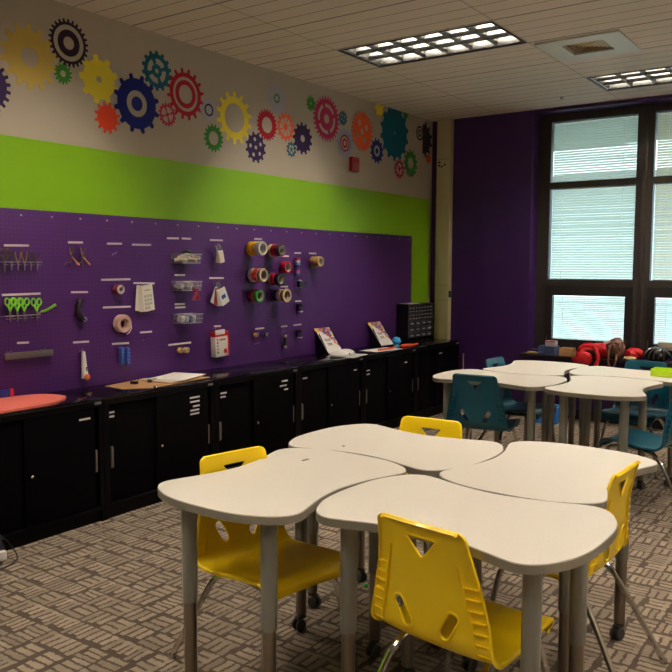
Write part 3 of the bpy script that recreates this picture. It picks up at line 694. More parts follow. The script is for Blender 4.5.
# wire baskets and contents
def basket(px0, px1, pyt, pyb, label):
    dep = .11; a, b = on_wall(px0, pyt, PX+.0), on_wall(px1, pyt, PX+dep)
    z1 = a.z; h = .062; L = b.y-a.y
    t = thing('wire_basket', label, 'basket', (PX+.004, a.y, z1-h), 0, 'wire baskets on the pegboard'); bm = NB()
    for z, i in ((h, 0), (h*.5, .003), (0, .008)):
        tube(bm, [(i*0, i, z), (dep-i, i, z), (dep-i, L-i, z), (i*0, L-i, z)], 0.003 if z == h else .002, 6, closed=True)
    n = 14
    for k in range(n+1):
        y = .008+(L-.016)*k/n; tube(bm, [(0, y, h), (0.002, y, .0), (dep-.008, y, 0), (dep, y, h)], .0016, 5)
    for k in range(1, 6): x = dep*k/6; tube(bm, [(x, 0, h), (x, .008, 0), (x, L-.008, 0), (x, L, h)], .0011, 5)
    obj('wire_frame', bm, m_wire, t); return Vector((PX+.004, a.y, z1-h)), L, dep
o, L, dep = basket(170, 201.5, 254, 262, 'upper wire basket with cream glove rolls')
for i in range(5):
    bm = NB(); yy = .03+.03*i; tube(bm, [(0, 0, 0), (.03, .03, .005), (.07, .05, .0)], [.014, .012], 10, 3)
    tag(obj('cream_roll', bm, mat('cream_cloth', (222, 208, 180), .7), loc=o+Vector((.018+.002*i, yy-.012, .02+.016*(i % 3)))), ['cream rolled cloth at the left of the upper basket', 'cream rolled cloth leaning second from the left', 'cream rolled cloth in the middle of the upper basket', 'cream rolled cloth right of the middle one', 'cream rolled cloth at the right of the pile'][i], 'cloth roll', 'cream rolls in the upper wire basket')
bm = NB(); tube(bm, [(0, 0, 0), (.01, .03, .012), (.005, .07, .004)], .012, 10, 4); tag(obj('black_pouch', bm, m_black, loc=o+Vector((.04, .075, .072))), 'small black pouch on top of the cream cloth rolls', 'pouch')
o, L, dep = basket(170.5, 202, 281.5, 292, 'middle wire basket with grey and clear packets')
for i in range(4):
    bm = NB(); box(bm, (0, 0, 0), (.06, .035, .045), rot=Euler((random.uniform(-.3, .3), .2, .3*i)), bev=.006)
    tag(obj('grey_packet', bm, mat('packet_grey%d' % i, ((160, 160, 164), (120, 118, 126), (190, 188, 184), (96, 94, 104))[i], .25), loc=o+Vector((.05, .035+.04*i, .034))), ['light grey packet at the left in the middle basket', 'mid grey packet second in the middle basket', 'pale packet third in the middle basket', 'dark grey packet at the right in the middle basket'][i], 'packet', 'packets in the middle wire basket')
bm = NB(); tube(bm, [(0, -.02, .02), (0, 0, .0), (.004, -.01, -.03), (0, -.02, -.055)], [.012, .016], 10, 4); tube(bm, [(.006, .01, .02), (.006, .005, -.01), (.004, .022, -.04), (.004, .02, -.055)], [.012, .014], 10, 4)
p = on_wall(195.5, 292, PX+.13); tag(obj('maroon_glove', bm, mat('maroon_cloth', (128, 22, 48), .6), loc=p), 'maroon glove drooping over the rim of the middle basket', 'glove')
o, L, dep = basket(171.8, 203, 314.5, 325, 'lower wire basket with white and blue packets')
for i, c in enumerate(((206, 196, 196), (210, 204, 198), (60, 88, 160), (190, 200, 190))):
    bm = NB(); box(bm, (0, 0, 0), (.05, .034, .04 if i != 2 else .05), rot=Euler((.1*i-.1, .15, .2*i)), bev=.006)
    tag(obj('small_packet', bm, mat('packet_c%d' % i, c, .35), loc=o+Vector((.055, .032+.036*i, .03))), ['white packet at the left of the lower basket', 'off white packet second in the lower basket', 'blue packet in the lower basket', 'pale green packet at the right of the lower basket'][i], 'packet', 'packets in the lower wire basket')
# column of small things right of the tapes
p = on_wall(298.5, 266.5, PX+.03); t = thing('thread_strip', 'vertical strip of colourful stacked bobbins hanging on the pegboard', 'bobbin strip', (PX+.008, p.y, p.z))
cs = [(186, 40, 44), (206, 200, 204), (84, 140, 196), (28, 26, 70), (100, 60, 140), (200, 70, 130), (60, 110, 176)]
for i, c in enumerate(cs):
    bm = NB(); box(bm, (.012, 0, .062-.0205*i), (.024, .046, .019), bev=.004); obj('bobbin', bm, mat('bobbin%d' % i, c, .4), t)
p = on_wall(301, 284, PX+.04); t = thing('tape_dispenser', 'small black tape dispenser hanging below the bobbin strip', 'tape dispenser', (PX+.03, p.y, p.z))
flat('dispenser_body', [[(-.045, .02), (-.04, -.025), (.03, -.03), (.05, .012), (.035, .0), (.0, .012), (-.03, .03)]], .03, m_black, t, M=MWALL)
bm = NB(); lathe(bm, [(.018, 0), (.018, .012), (.008, .012), (.008, 0), (.018, 0)], 18, Matrix.Translation((.008, -.018, .018)) @ MX); obj('tape', bm, mat('clear_tape', (176, 174, 178), .3), t)
for (px, py, lb) in ((300.6, 308, 'clear small jar with black lid, upper of two'), (300.2, 334, 'clear small jar with black lid, lower of two')):
    p = on_wall(px, py, PX+.035); t = thing('small_jar', lb, 'jar', (PX+.03, p.y, p.z-.035), 0, 'jars on the pegboard')
    bm = NB(); lathe(bm, [(0, 0), (.022, 0), (.024, .004), (.024, .045), (.02, .052)], 20); obj('jar_body', bm, mat('smoky_jar', (92, 70, 112), .15, trans=.3), t)
    bm = NB(); lathe(bm, [(.027, .05), (.027, .068), (.024, .07), (0, .07)], 20); obj('lid', bm, m_black, t)
    bm = NB(); lathe(bm, [(.0245, .0), (.0252, .001), (.0252, .010), (.0245, .011)], 20); obj('contents_band', bm, mat('jar_contents', (196, 176, 180), .5), t)
p = on_wall(285.2, 341.5, PX+.03); t = thing('tape_measure', 'black hanging tool with cream end caps under a short label', 'tape measure', p)
bm = NB(); box(bm, (0, 0, 0), (.022, .032, .07), bev=.006); obj('body', bm, m_black, t)
bm = NB(); box(bm, (0, 0, .045), (.02, .03, .022), bev=.006); box(bm, (0, 0, -.045), (.02, .03, .02), bev=.005); obj('end_caps', bm, mat('cream_caps', (196, 176, 140), .5), t)
hook(285, 330.5, .03, 'wire hook above the black tool with cream caps')

# ================================================================== CABINETS
CF, CT = .445, .728
def ylab(px, py): return at(px, py, 0, CF)
PITCH_C = .918; C0 = 2.919
def cabinet(k, label, left_strips, right_strips):
    y0 = C0+PITCH_C*k; W = PITCH_C-.004
    t = thing('storage_cabinet', label, 'cabinet', (.03, y0+.002, 0), 0, 'row of black storage cabinets'); D = CF-.03
    bm = NB()
    box(bm, (D/2, .010, .36), (D, .020, .72)); box(bm, (D/2, W-.010, .36), (D, .020, .72)); box(bm, (.006, W/2, .36), (.012, W-.02, .72))
    box(bm, (D/2-.006, W/2, .035), (D-.02, W-.02, .07)); box(bm, (D-.01, W/2, .078), (.02, W-.04, .018)); box(bm, (D-.01, W/2, .695), (.02, W-.04, .03))
    box(bm, (D-.006, .03, .40), (.012, .022, .62)); box(bm, (D-.006, W-.022, .40), (.012, .012, .62))
    obj('carcass', bm, m_cab, t)
    bm = NB(); box(bm, (D/2, W/2, .719), (D+.006, W, .018), bev=.003); obj('top_panel', bm, mat('gloss_black_top', (10, 8, 11), .13, spec=.6), t)
    # left door sits further back, right door in front of it
    for nm, a, b, x in (('left', .045, .45, D-.026), ('right', .405, W-.055, D-.010)):
        bm = NB(); box(bm, (x, (a+b)/2, .385), (.014, b-a, .59), bev=.002); d = obj('door', bm, m_cabdoor, t)
        hy = a+.025 if nm == 'left' else b+.012
        bm = NB(); box(bm, (x+.012 if nm == 'left' else x-.002, hy, .362), (.010, .011, .115), bev=.002)
        box(bm, (x+.005 if nm == 'left' else x-.006, hy, .362), (.008, .016, .13)); obj('handle', bm, m_pull, d)
        if nm == 'right':
            bm = NB(); lathe(bm, [(.010, 0), (.010, .006), (.006, .009), (0, .009)], 14, Matrix.Translation((x+.006, a+.03+.012, .362)) @ MX); obj('lock', bm, mat('bright_lock', (214, 206, 190), .2, 1), d)
        for (px, py, wd) in (left_strips if nm == 'left' else right_strips):
            p = ylab(px, py); bm = NB(); box(bm, (x+.0082, p.y-y0-.002, p.z), (.0015, wd, .011)); obj('label_strip', bm, m_strip, d)
    bm = NB(); box(bm, (D+.001, W-.035, .700), (.003, .045, .014), bev=.001); obj('badge', bm, mat('badge_grey', (110, 106, 106), .4), t)
cabinet(-2, 'black sliding door storage cabinet, first of the row outside the picture', [], [])
cabinet(-1, 'black sliding door storage cabinet at the left edge, below the coral pad', [], [(85, 419.2, .075)])
cabinet(0, 'black sliding door storage cabinet below the paper and clipboard, second in the row', [(112.8, 412.8, .05), (112.8, 417, .05)], [(195, 397.3, .09), (195, 401.5, .085), (196.5, 405.8, .06), (195, 410, .08), (195, 413.6, .08)])
cabinet(1, 'black sliding door cabinet behind the yellow chair of the left near table', [(225.5, 393.3, .06), (225, 397.2, .05)], [(285, 380.8, .07), (283.5, 385.6, .08), (286.3, 389.2, .045)])
cabinet(2, 'black sliding door storage cabinet below the first slanted sign', [(306.8, 378.4, .055)], [(355.5, 370, .045)])
cabinet(3, 'black sliding door cabinet below the second slanted sign', [(370, 370.6, .05), (370, 374.4, .05)], [(406.2, 362.3, .045)])
cabinet(4, 'black sliding door cabinet at the far end, below the drawer organizer', [], [(440.8, 353.2, .06)])

# ------------------------------------------------------------------ things on the cabinets
# coral pad
pts = catmull([(.36, 2.70, 0), (.30, 2.775, 0), (.20, 2.785, 0), (.10, 2.73, 0), (.055, 2.58, 0), (.05, 2.30, 0), (.07, 1.90, 0), (.16, 1.72, 0), (.30, 1.70, 0), (.40, 1.80, 0), (.43, 2.1, 0), (.435, 2.40, 0), (.42, 2.60, 0)], 5, True)
m_coral = speckle('coral_woven_pad', (246, 128, 112), (224, 104, 92), .8, 180)
o = flat('ironing_pad', [[(p.x, p.y) for p in pts]], .012, m_coral, M=Matrix.Translation((0, 0, CT+.001))); tag(o, 'coral pink rounded pad lying on the cabinet at the left edge', 'pad')
# red and blue box at the edge
a = at(3, 391, 0, .10); t = thing('retail_box', 'small blue and red box lying behind the coral pad at the left edge', 'box', (.03, 2.50, CT+.014))
bm = NB(); box(bm, (.012, 0, .02), (.02, .20, .04), bev=.002); obj('carton', bm, mat('box_blue', (24, 44, 130), .45), t)
bm = NB(); box(bm, (.012, .095, .02), (.022, .024, .042), bev=.002); obj('red_end', bm, mat('box_red', (206, 30, 40), .45), t)
# clipboards / cardboard and papers
t = thing('cardboard_template', 'flat brown cardboard sheet with black clips on the cabinet top', 'cardboard sheet', (.24, 3.42, CT+.0005), .15)
o = flat('board', [[(-.16, -.20), (.02, -.24), (.15, -.12), (.17, .16), (-.02, .26), (-.18, .2)]], .004, mat('kraft_board', (170, 128, 84), .7), t)
def binder_clip(p, rz, lb):
    t = thing('binder_clip', lb, 'clip', p, rz, 'black clips on the cardboard sheet')
    bm = NB(); box(bm, (0, 0, .009), (.05, .022, .018), bev=.004); obj('clip_body', bm, m_black, t)
    bm = NB(); tube(bm, [(-.012, .01, .012), (-.014, .03, .02), (0, .045, .024), (.014, .03, .02), (.012, .01, .012)], .0016, 6, 3); obj('clip_lever', bm, m_chrome, t)
binder_clip((.20, 3.36, CT+.006), .3, 'black binder clip on the cardboard, the nearer one'); binder_clip((.22, 3.47, CT+.006), -.5, 'black binder clip on the cardboard, the farther one')
bm = NB(); lathe(bm, [(0, 0), (.012, 0), (.014, .006), (.008, .012), (0, .012)], 14); tag(obj('silver_magnet', bm, m_chrome, loc=(.41, 3.35, CT+.0015)), 'tiny shiny silver button on the cabinet edge by the cardboard', 'magnet')
for i in range(5):
    o = flat('paper_sheet', [rect(-.125, -.16, .125, .17)], .0016, m_white, loc=(.22+.006*i, 3.68+.010*i-.02, CT+.0115+.0022*i)); o.rotation_euler = (0, 0, .12+.05*i)
    tag(o, ['lowest white sheet of the paper pile on the cabinet', 'second lowest white sheet of the paper pile', 'middle white sheet of the paper pile', 'second highest white sheet of the paper pile', 'topmost white sheet of the paper pile on the cabinet'][i], 'paper sheet', 'white papers on the black cabinet')
o = flat('kraft_folder', [rect(-.14, -.17, .15, .19)], .004, mat('kraft_board', ()), loc=(.25, 3.66, CT+.006)); o.rotation_euler = (0, 0, .1); tag(o, 'brown kraft folder lying under the white papers', 'folder')
# slanted signs
def sign(tl, tr, br, bl, label):
    B = at(*bl, 2, CT+.004); x0 = B.x+.04; L = .215; H = .31
    t = thing('slanted_sign', label, 'sign', (x0, B.y, CT+.002), 0, 'slanted sign holders on the cabinets')
    ang = math.radians(37); M = Matrix.Rotation(-ang, 4, 'Y') @ MWALL
    flat('sheet', [rect(0, 0, L, H)], .003, m_white, t, M=M)
    bits = [((246, 196, 40), .02, .26, .03), ((60, 60, 150), .055, .265, .02), ((196, 40, 60), .085, .25, .022), ((70, 150, 70), .12, .27, .018), ((120, 60, 140), .145, .24, .03), ((230, 120, 40), .17, .262, .022), ((190, 40, 110), .195, .24, .016), ((40, 110, 160), .10, .225, .018), ((200, 60, 60), .13, .205, .02), ((90, 50, 120), .165, .2, .022), ((230, 190, 60), .195, .195, .014), ((196, 50, 80), .155, .165, .018), ((60, 60, 130), .19, .15, .016), ((210, 90, 60), .18, .115, .015), ((150, 40, 100), .2, .09, .01)]
    for c, u, v, r in bits:
        flat('gear_print', [gear_loop(10, min(r*1.25, .215-u, .305-v), .2), circ(0, 0, r*.35, 12)], .0006, mat('sp_%02x%02x%02x' % c, c, .5), t, M=M @ Matrix.Translation((u, v, .0032)))
    bm = NB()
    for row, (u0, v0, w_) in enumerate(((.045, .145, .085), (.055, .10, .07))):
        pts = [(u0+w_*i/14, v0+.016*math.sin(i*2.1)*(1 if i % 3 else .5), .004) for i in range(15)]
        tube(bm, pts, .0011, 5, 3)
    o = obj('handwriting', bm, m_black, t); o.data.transform(M)
    bm = NB(); y_ = L/2
    tube(bm, [(-.01, .02, .0), (-.115, .02, .02)], .003, 6); q = [(.012, 0, 0), (-.11, 0, .26), (-.012, 0, 0)]
    for yy in (.002, L-.005):
        vs = [bm.verts.new(v) for v in ((-.006, yy, .004), (-.112, yy, .18), (-.112, yy, .004))]; vs2 = [bm.verts.new(v.co+Vector((0, .003, 0))) for v in vs]
        bm.faces.new(vs); bm.faces.new(vs2[::-1]); [bm.faces.new((vs[i], vs[(i+1) % 3], vs2[(i+1) % 3], vs2[i])) for i in range(3)]
    box(bm, (.01, L/2, .006), (.03, L, .012), bev=.002); obj('easel', bm, mat('dark_easel', (20, 20, 28), .2), t)
sign((310.6, 325.9), (325.1, 324.1), (339.3, 353), (325.6, 354.2), 'slanted white sign with colourful gears beside the white device, nearer of two')
sign((366.7, 319.7), (375, 318.7), (385.7, 344.8), (378.6, 346.4), 'slanted white sign with colourful gears beside the orange strap, farther of two')
# white twin-dome device on a sheet
B = at(343, 352.5, 2, CT+.03); t = thing('charging_dock', 'white device with two rounded domes on the cabinet beside the first sign', 'device', (B.x, B.y, CT+.003), .15)
bm = NB()
for yy, s in ((-.07, 1.05), (.065, .95)):
    lathe(bm, [(0, 0), (.07*s, 0), (.078*s, .008), (.078*s, .02), (.066*s, .036), (.04*s, .048), (0, .053)], 28, Matrix.Translation((0, yy, 0)))
obj('domes', bm, mat('white_plastic', ()), t)
bm = NB(); box(bm, (.06, -.03, .02), (.03, .04, .012), bev=.003); box(bm, (.055, .10, .02), (.03, .04, .012), bev=.003); obj('dark_slot', bm, m_black, t)
o = flat('paper_sheet', [rect(-.13, -.16, .13, .16)], .0016, mat('grey_paper', (190, 184, 178), .6), loc=(B.x+.01, B.y+.05, CT+.0012)); o.rotation_euler = (0, 0, .2); tag(o, 'greyish sheet lying under the white domed device', 'paper sheet')
# blue figure, orange strap, sheet
B = at(396.5, 348, 2, CT); t = thing('blue_toy', 'small bright blue round toy standing on the cabinet by the drawers', 'toy', (B.x, B.y, CT+.0015))
m_cy = mat('cyan_plastic', (36, 150, 200), .35)
bm = NB(); lathe(bm, [(0, 0), (.028, 0), (.03, .01), (.024, .03), (.02, .034)], 20); obj('toy_base', bm, m_cy, t)
bm = NB(); lathe(bm, [(0, .03), (.025, .034), (.042, .055), (.042, .075), (.028, .098), (0, .106)], 20); lathe(bm, [(0, 0), (.012, .004), (.014, .014), (0, .022)], 12, Matrix.Translation((.0, -.045, .06))); obj('toy_head', bm, m_cy, t)
B = at(402, 347.3, 2, CT); t = thing('orange_strap', 'orange fabric strap lying along the cabinet below the drawers', 'strap', (B.x, B.y, CT+.001))
bm = NB(); tube(bm, [(.0, -.42, .008), (.02, -.25, .008), (-.01, -.05, .012), (.03, .12, .01), (.0, .3, .012)], .010, 8, 5); tube(bm, [(.03, .12, .02), (-.03, .05, .014), (.05, -.05, .012)], .008, 8, 4); obj('webbing', bm, mat('orange_fabric', (226, 78, 40), .7), t)
bm = NB(); box(bm, (.03, .12, .018), (.05, .03, .016), bev=.004); obj('buckle', bm, mat('orange_plastic', ()), t)
B = at(384, 350.3, 2, CT); o = flat('paper_sheet', [rect(-.10, -.2, .10, .2)], .0016, m_white, loc=(B.x-.04, B.y+.02, CT+.0006)); o.rotation_euler = (0, 0, -.1); tag(o, 'white sheet lying beside the second slanted sign', 'paper sheet')
# drawer organizer
t = thing('drawer_organizer', 'black small parts organizer full of little grey drawers', 'drawer organizer', (.023, 6.925, CT+.001)); DW, DH, DD = .52, .385, .14
bm = NB()
box(bm, (.004+.002, DW/2, DH/2), (.006, DW, DH)); box(bm, (DD/2, .006, DH/2), (DD, .012, DH)); box(bm, (DD/2, DW-.006, DH/2), (DD, .012, DH)); box(bm, (DD/2, DW/2, .006), (DD, DW, .012)); box(bm, (DD/2, DW/2, DH-.006), (DD, DW, .012))
obj('shell', bm, m_black, t)
m_drw = mat('smoky_drawer', (66, 64, 70), .25); m_lip = mat('drawer_lip', (150, 146, 146), .35)
def drawer(w, h):
    bm = NB(); box(bm, (0, 0, 0), (.012, w, h), bev=.002); box(bm, (-.05, 0, -h/2+.003), (.1, w*.9, .004)); d = obj('drawer', bm, m_drw, t)
    bm = NB(); box(bm, (.009, 0, -h*.12), (.010, w*.5, h*.22), bev=.001); obj('drawer_lip', bm, m_lip, d); return d
rows = [(8, .034)]*4+[(4, .060)]*3
protos = {}; z = DH-.018
for n, h in rows:
    w = (DW-.03)/n
    for i in range(n):
        if n not in protos: d = protos[n] = drawer(w-.004, h-.004)
        else: d = copy_tree(protos[n], t)
        d.location = (DD-.008, .015+w*(i+.5), z-h/2)
    z -= h+.002
# a folded white sheet on the organizer
o = flat('paper_sheet', [rect(-.06, -.1, .06, .1)], .006, m_white, loc=(.09, 7.08, CT+DH+.002)); tag(o, 'folded white sheet lying on top of the drawer organizer', 'paper sheet')

# ================================================================== TABLES
TZ = .735; S = .962
q = [(.453, 0), (.449, .10), (.435, .175), (.415, .225), (.39, .27), (.355, .303), (.315, .315), (.27, .306), (.20, .284), (.12, .262), (0, .248)]
quarter = [(a*S, b*S) for a, b in q]
outl = quarter+[(-a, b) for a, b in quarter[-2::-1]]+[(-a, -b) for a, b in quarter[1:]]+[(a, -b) for a, b in quarter[-2:0:-1]]
outl = [(p.x, p.y) for p in catmull([(a, b, 0) for a, b in outl], 3, True)]
def shrink(lp, d):
    out = []; n = len(lp)
    for i in range(n):
        a, b = Vector(lp[i-1]), Vector(lp[(i+1) % n]); t_ = (b-a).normalized(); nn = Vector((-t_.y, t_.x)); out.append((lp[i][0]+nn.x*d, lp[i][1]+nn.y*d))
    return out
me_top = flat_mesh('tabletop', [shrink(outl, .002)], .026, Matrix.Translation((0, 0, TZ-.0265))); me_top.materials.clear(); me_top.materials.append(m_lam)
me_band = flat_mesh('edge_band', [outl, shrink(outl, .0024)], .024, Matrix.Translation((0, 0, TZ-.0275)), bevel=0); me_band.materials.clear(); me_band.materials.append(m_band)
LA, LB = .304, .182
def make_leg(t, sx, sy):
    ld = Vector((sx*LA, sy*LB, 0))
    bm = NB(); lathe(bm, [(.0, TZ-.0285), (.045, TZ-.0285), (.045, TZ-.034), (.027, TZ-.036), (.0265, .335), (.0245, .332), (.0, .332)], 20); l = obj('leg', bm, m_sleeve, t, loc=ld)
    bm = NB(); lathe(bm, [(0, .34), (.0225, .34), (.0225, .07), (.018, .067), (0, .067)], 18); obj('leg_insert', bm, m_tube, l)
    a = random.uniform(0, 2*PI); dx, dy = math.cos(a)*.012, math.sin(a)*.012
    bm = NB(); R = Matrix.Translation((dx, dy, .0255)) @ Matrix.Rotation(a, 4, 'Z') @ Matrix.Rotation(PI/2, 4, 'X')
    for s in (-1, 1): lathe(bm, [(0, -.007), (.021, -.007), (.025, -.004), (.025, .004), (.021, .007), (0, .007)], 18, R @ Matrix.Translation((0, 0, s*.014)))
    box(bm, (dx*.4, dy*.4, .055), (.04, .03, .014), rot=Euler((0, 0, a)), bev=.004); lathe(bm, [(0, .058), (.018, .058), (.018, .072), (0, .072)], 14)
    obj('caster', bm, m_dkrub, l)
def make_table(label, x, y, rz, group):
    t = thing('activity_table', label, 'table', (x, y, 0), rz, group)
    link('tabletop', me_top, m_lam, t); link('edge_band', me_band, m_band, t)
    for sx in (-1, 1):
        for sy in (-1, 1): make_leg(t, sx, sy)
    bm = NB()
    for sy in (-1, 1): box(bm, (0, sy*.11, TZ-.04), (.52, .03, .02))
    obj('underframe', bm, m_sleeve, t); return t
th = math.radians(-1.5); gn = 'cream tables of the near cluster'; gf = 'cream tables of the far cluster'
T1 = make_table('cream bowtie table of the near cluster, at its left with the empty grey mark', 2.405, 2.175, th+PI/2, gn)
T2 = make_table('cream bowtie table nearest the viewer, behind the front yellow chair', 3.100, 2.178, th, gn)
T3 = make_table('cream bowtie table at the rear left of the near cluster, by the cabinets', 2.446, 2.860, th, gn)
T4 = make_table('cream bowtie table at the rear right of the near cluster, by the right yellow chair', 3.130, 2.866, th+PI/2, gn)
th2 = math.radians(.8)
make_table('cream bowtie table of the far cluster in front of the left teal chair back', 1.960, 5.065, th2, gf)
make_table('cream bowtie table of the far cluster beside the right teal chair', 2.662, 5.135, th2+PI/2+.055, gf)
make_table('cream bowtie table at the rear left of the far cluster, nearest the purple wall corner', 1.965, 5.757, th2+PI/2, gf)
make_table('cream bowtie table at the rear right of the far cluster, under the lime tray', 2.664, 5.832, th2, gf)
for tb, (px, py), sz in ((T1, (305.5, 459.8), (.012, .036)), (T3, (343.6, 446), (.008, .012))):
    p = at(px, py, 2, TZ); q_ = tb.matrix_basis.inverted() @ p
    bm = NB(); box(bm, (q_.x, q_.y, TZ+.0004), (sz[1] if tb == T3 else sz[1], sz[0], .0016), rot=None); obj('grommet_plate', bm, mat('grey_plate', (110, 106, 98), .5), tb)

# ================================================================== CHAIRS
PROF = [(.208, .386, .168), (.206, .406, .182), (.178, .424, .194), (.10, .422, .200), (.0, .409, .206), (-.09, .401, .209), (-.145, .408, .211), (-.178, .446, .208), (-.190, .53, .194), (-.199, .62, .174), (-.207, .69, .159), (-.214, .735, .151), (-.218, .764, .147), (-.220, .775, .138), (-.220, .780, .124)]
def chair_shell_mesh():
    rows = catmull([(a, b, c) for a, b, c in PROF], 5); n = len(rows); nu = 20; bm = NB(); grid = []
    for i, r in enumerate(rows):
        t_ = rows[min(i+1, n-1)]-rows[max(i-1, 0)]; t2 = Vector((t_.x, t_.y)).normalized(); N = Vector((t2.y, -t2.x))
        w = r.z; back = min(1, max(0, (r.y-.44)/.08)); f = i/(n-1)
        row = []
        def P(x, dn): return bm.verts.new((x, r.x+N.x*dn, r.y+N.y*dn))
        fl = .012-.005*back; K = .022*min(1, max(.12, (.79-r.y)/.17))
        e = .012*(1-back)+K*back; row.append(P(-w-.002, e-fl)); row.append(P(-w-.004, e-fl*.35))
        for k in range(nu+1):
            u = -1+2*k/nu; d = .012*abs(u)**3*(1-back)+(K*abs(u)**2.6)*back
            row.append(P(u*w, d))
        row.append(P(w+.004, e-fl*.35)); row.append(P(w+.002, e-fl))
        grid.append(row)
    # bring rim columns level with the dished edge
    for i, row in enumerate(grid):
        pass
    for A, B in zip(grid, grid[1:]):
        for k in range(len(A)-1): bm.faces.new((A[k], A[k+1], B[k+1], B[k]))
    # rolled top lip
    top = grid[-1]; lip = [bm.verts.new(v.co+Vector((0, -.007, .001))) for v in top]; lip2 = [bm.verts.new(v.co+Vector((0, -.012, -.006))) for v in top]
    for A, B in ((top, lip), (lip, lip2)):
        for k in range(len(A)-1): bm.faces.new((A[k], A[k+1], B[k+1], B[k]))
    fr = grid[0]; l1 = [bm.verts.new(v.co+Vector((0, -.004, -.012))) for v in fr]
    for k in range(len(fr)-1): bm.faces.new((l1[k], l1[k+1], fr[k+1], fr[k]))
    bmesh.ops.recalc_face_normals(bm, faces=bm.faces)
    me = bpy.data.meshes.new('shell'); bm.to_mesh(me); bm.free()
    o = bpy.data.objects.new('tmp', me); COL.objects.link(o)
    s = o.modifiers.new('s', 'SOLIDIFY'); s.thickness = .0055; s.offset = 0
    # cutters: handle triangle and two slanted slots
    def cutter(lp):
        m_ = flat_mesh('cut', [lp], .3, Matrix(((1,0,0,0),(0,0,1,-.36),(0,1,0,0),(0,0,0,1)))); c = bpy.data.objects.new('cut', m_); COL.objects.link(c); return c
    def rounded(lp, r, n=5):
        out = []; N_ = len(lp)
        for i in range(N_):
            p, a, b = Vector(lp[i]), Vector(lp[i-1]), Vector(lp[(i+1) % N_]); u = (a-p).normalized(); v = (b-p).normalized()
            for k in range(n+1):
                t_ = k/n; out.append(tuple((p+u*r)*(1-t_)**2+p*2*t_*(1-t_)+(p+v*r)*t_*t_))
        return out
    tri = rounded([(-.057, .740), (.057, .740), (0, .674)], .014)
    def stad(cx, cz, a, L, r):
        ca, sa = math.cos(a), math.sin(a); out = []
        for k in range(9): b_ = a-PI/2+PI*k/8; out.append((cx+ca*L/2+r*math.cos(b_), cz+sa*L/2+r*math.sin(b_)))
        for k in range(9): b_ = a+PI/2+PI*k/8; out.append((cx-ca*L/2+r*math.cos(b_), cz-sa*L/2+r*math.sin(b_)))
        return out
    slots = [stad(s_*.079, .498, math.radians(90-s_*28), .058, .0195) for s_ in (-1, 1)]
    cuts = [cutter(tri)]+[cutter(x) for x in slots]
    for c in cuts:
        b_ = o.modifiers.new('b', 'BOOLEAN'); b_.operation = 'DIFFERENCE'; b_.object = c; b_.solver = 'EXACT'
    dg = bpy.context.evaluated_depsgraph_get(); out = bpy.data.meshes.new_from_object(o.evaluated_get(dg))
    for c in cuts: bpy.data.objects.remove(c)
    bpy.data.objects.remove(o)
    bm = NB(); bm.from_mesh(out)
    # raised rims round the slots and the triangle, on the rear face
    def rim(lp, r):
        pts = []
        for x, z in lp:
            # centre line of the back at this height
            for A, B in zip(rows, rows[1:]):
                if A.y <= z <= B.y and A.y > .45: t_ = (z-A.y)/(B.y-A.y); y = A.x+(B.x-A.x)*t_; w = A.z+(B.z-A.z)*t_; break
            pts.append((x, y+.022*abs(x/w)**2.6-.003, z))
        tube(bm, pts, r, 6, closed=True)
    for s_ in slots: rim(s_, .0045)
    rim(tri, .0036)
    # ribs in the side channels of the back
    for i in range(7):
        z = .440+.031*i
        for A, B in zip(rows[20:], rows[21:]):
            if A.y <= z <= B.y: t_ = (z-A.y)/(B.y-A.y); y = A.x+(B.x-A.x)*t_; w = A.z+(B.z-A.z)*t_
        for s_ in (-1, 1):
            def ys(u): return y+.022*u**2.6
            u1 = (w-.042)/w; poly = [(w-.042, ys(u1)-.011), (w-.004, ys(1)-.016), (w+.000, ys(1)-.002), (w-.042, ys(u1)+.001)]
            A_ = [bm.verts.new((s_*px, py, z-.0016)) for px, py in poly]; B_ = [bm.verts.new((s_*px, py, z+.0016)) for px, py in poly]
            bm.faces.new(A_); bm.faces.new(B_[::-1]); [bm.faces.new((A_[j], A_[(j+1) % 4], B_[(j+1) % 4], B_[j])) for j in range(4)]
    for s_ in (-1, 1):
        pl = [r for r in rows if .44 < r.y < .70]
        for A, B in zip(pl, pl[1:]):
            vs = []
            for r in (A, B):
                yy = r.x+.022*((r.z-.042)/r.z)**2.6; vs.append(((s_*(r.z-.043), yy-.011, r.y), (s_*(r.z-.043), yy+.002, r.y), (s_*(r.z-.0455), yy-.011, r.y), (s_*(r.z-.0455), yy+.002, r.y)))
            for i0, i1 in ((0, 1), (2, 3), (0, 2)): bm.faces.new([bm.verts.new(v) for v in (vs[0][i0], vs[0][i1], vs[1][i1], vs[1][i0])])
    lathe(bm, [(.006, 0), (.004, .003), (0, .004)], 10, Matrix.Translation((0, -.197, .60)) @ Matrix.Rotation(PI/2, 4, 'X'))
    bm.to_mesh(out); bm.free(); smooth(out, 40); out.materials.clear(); return out
me_shell = chair_shell_mesh()
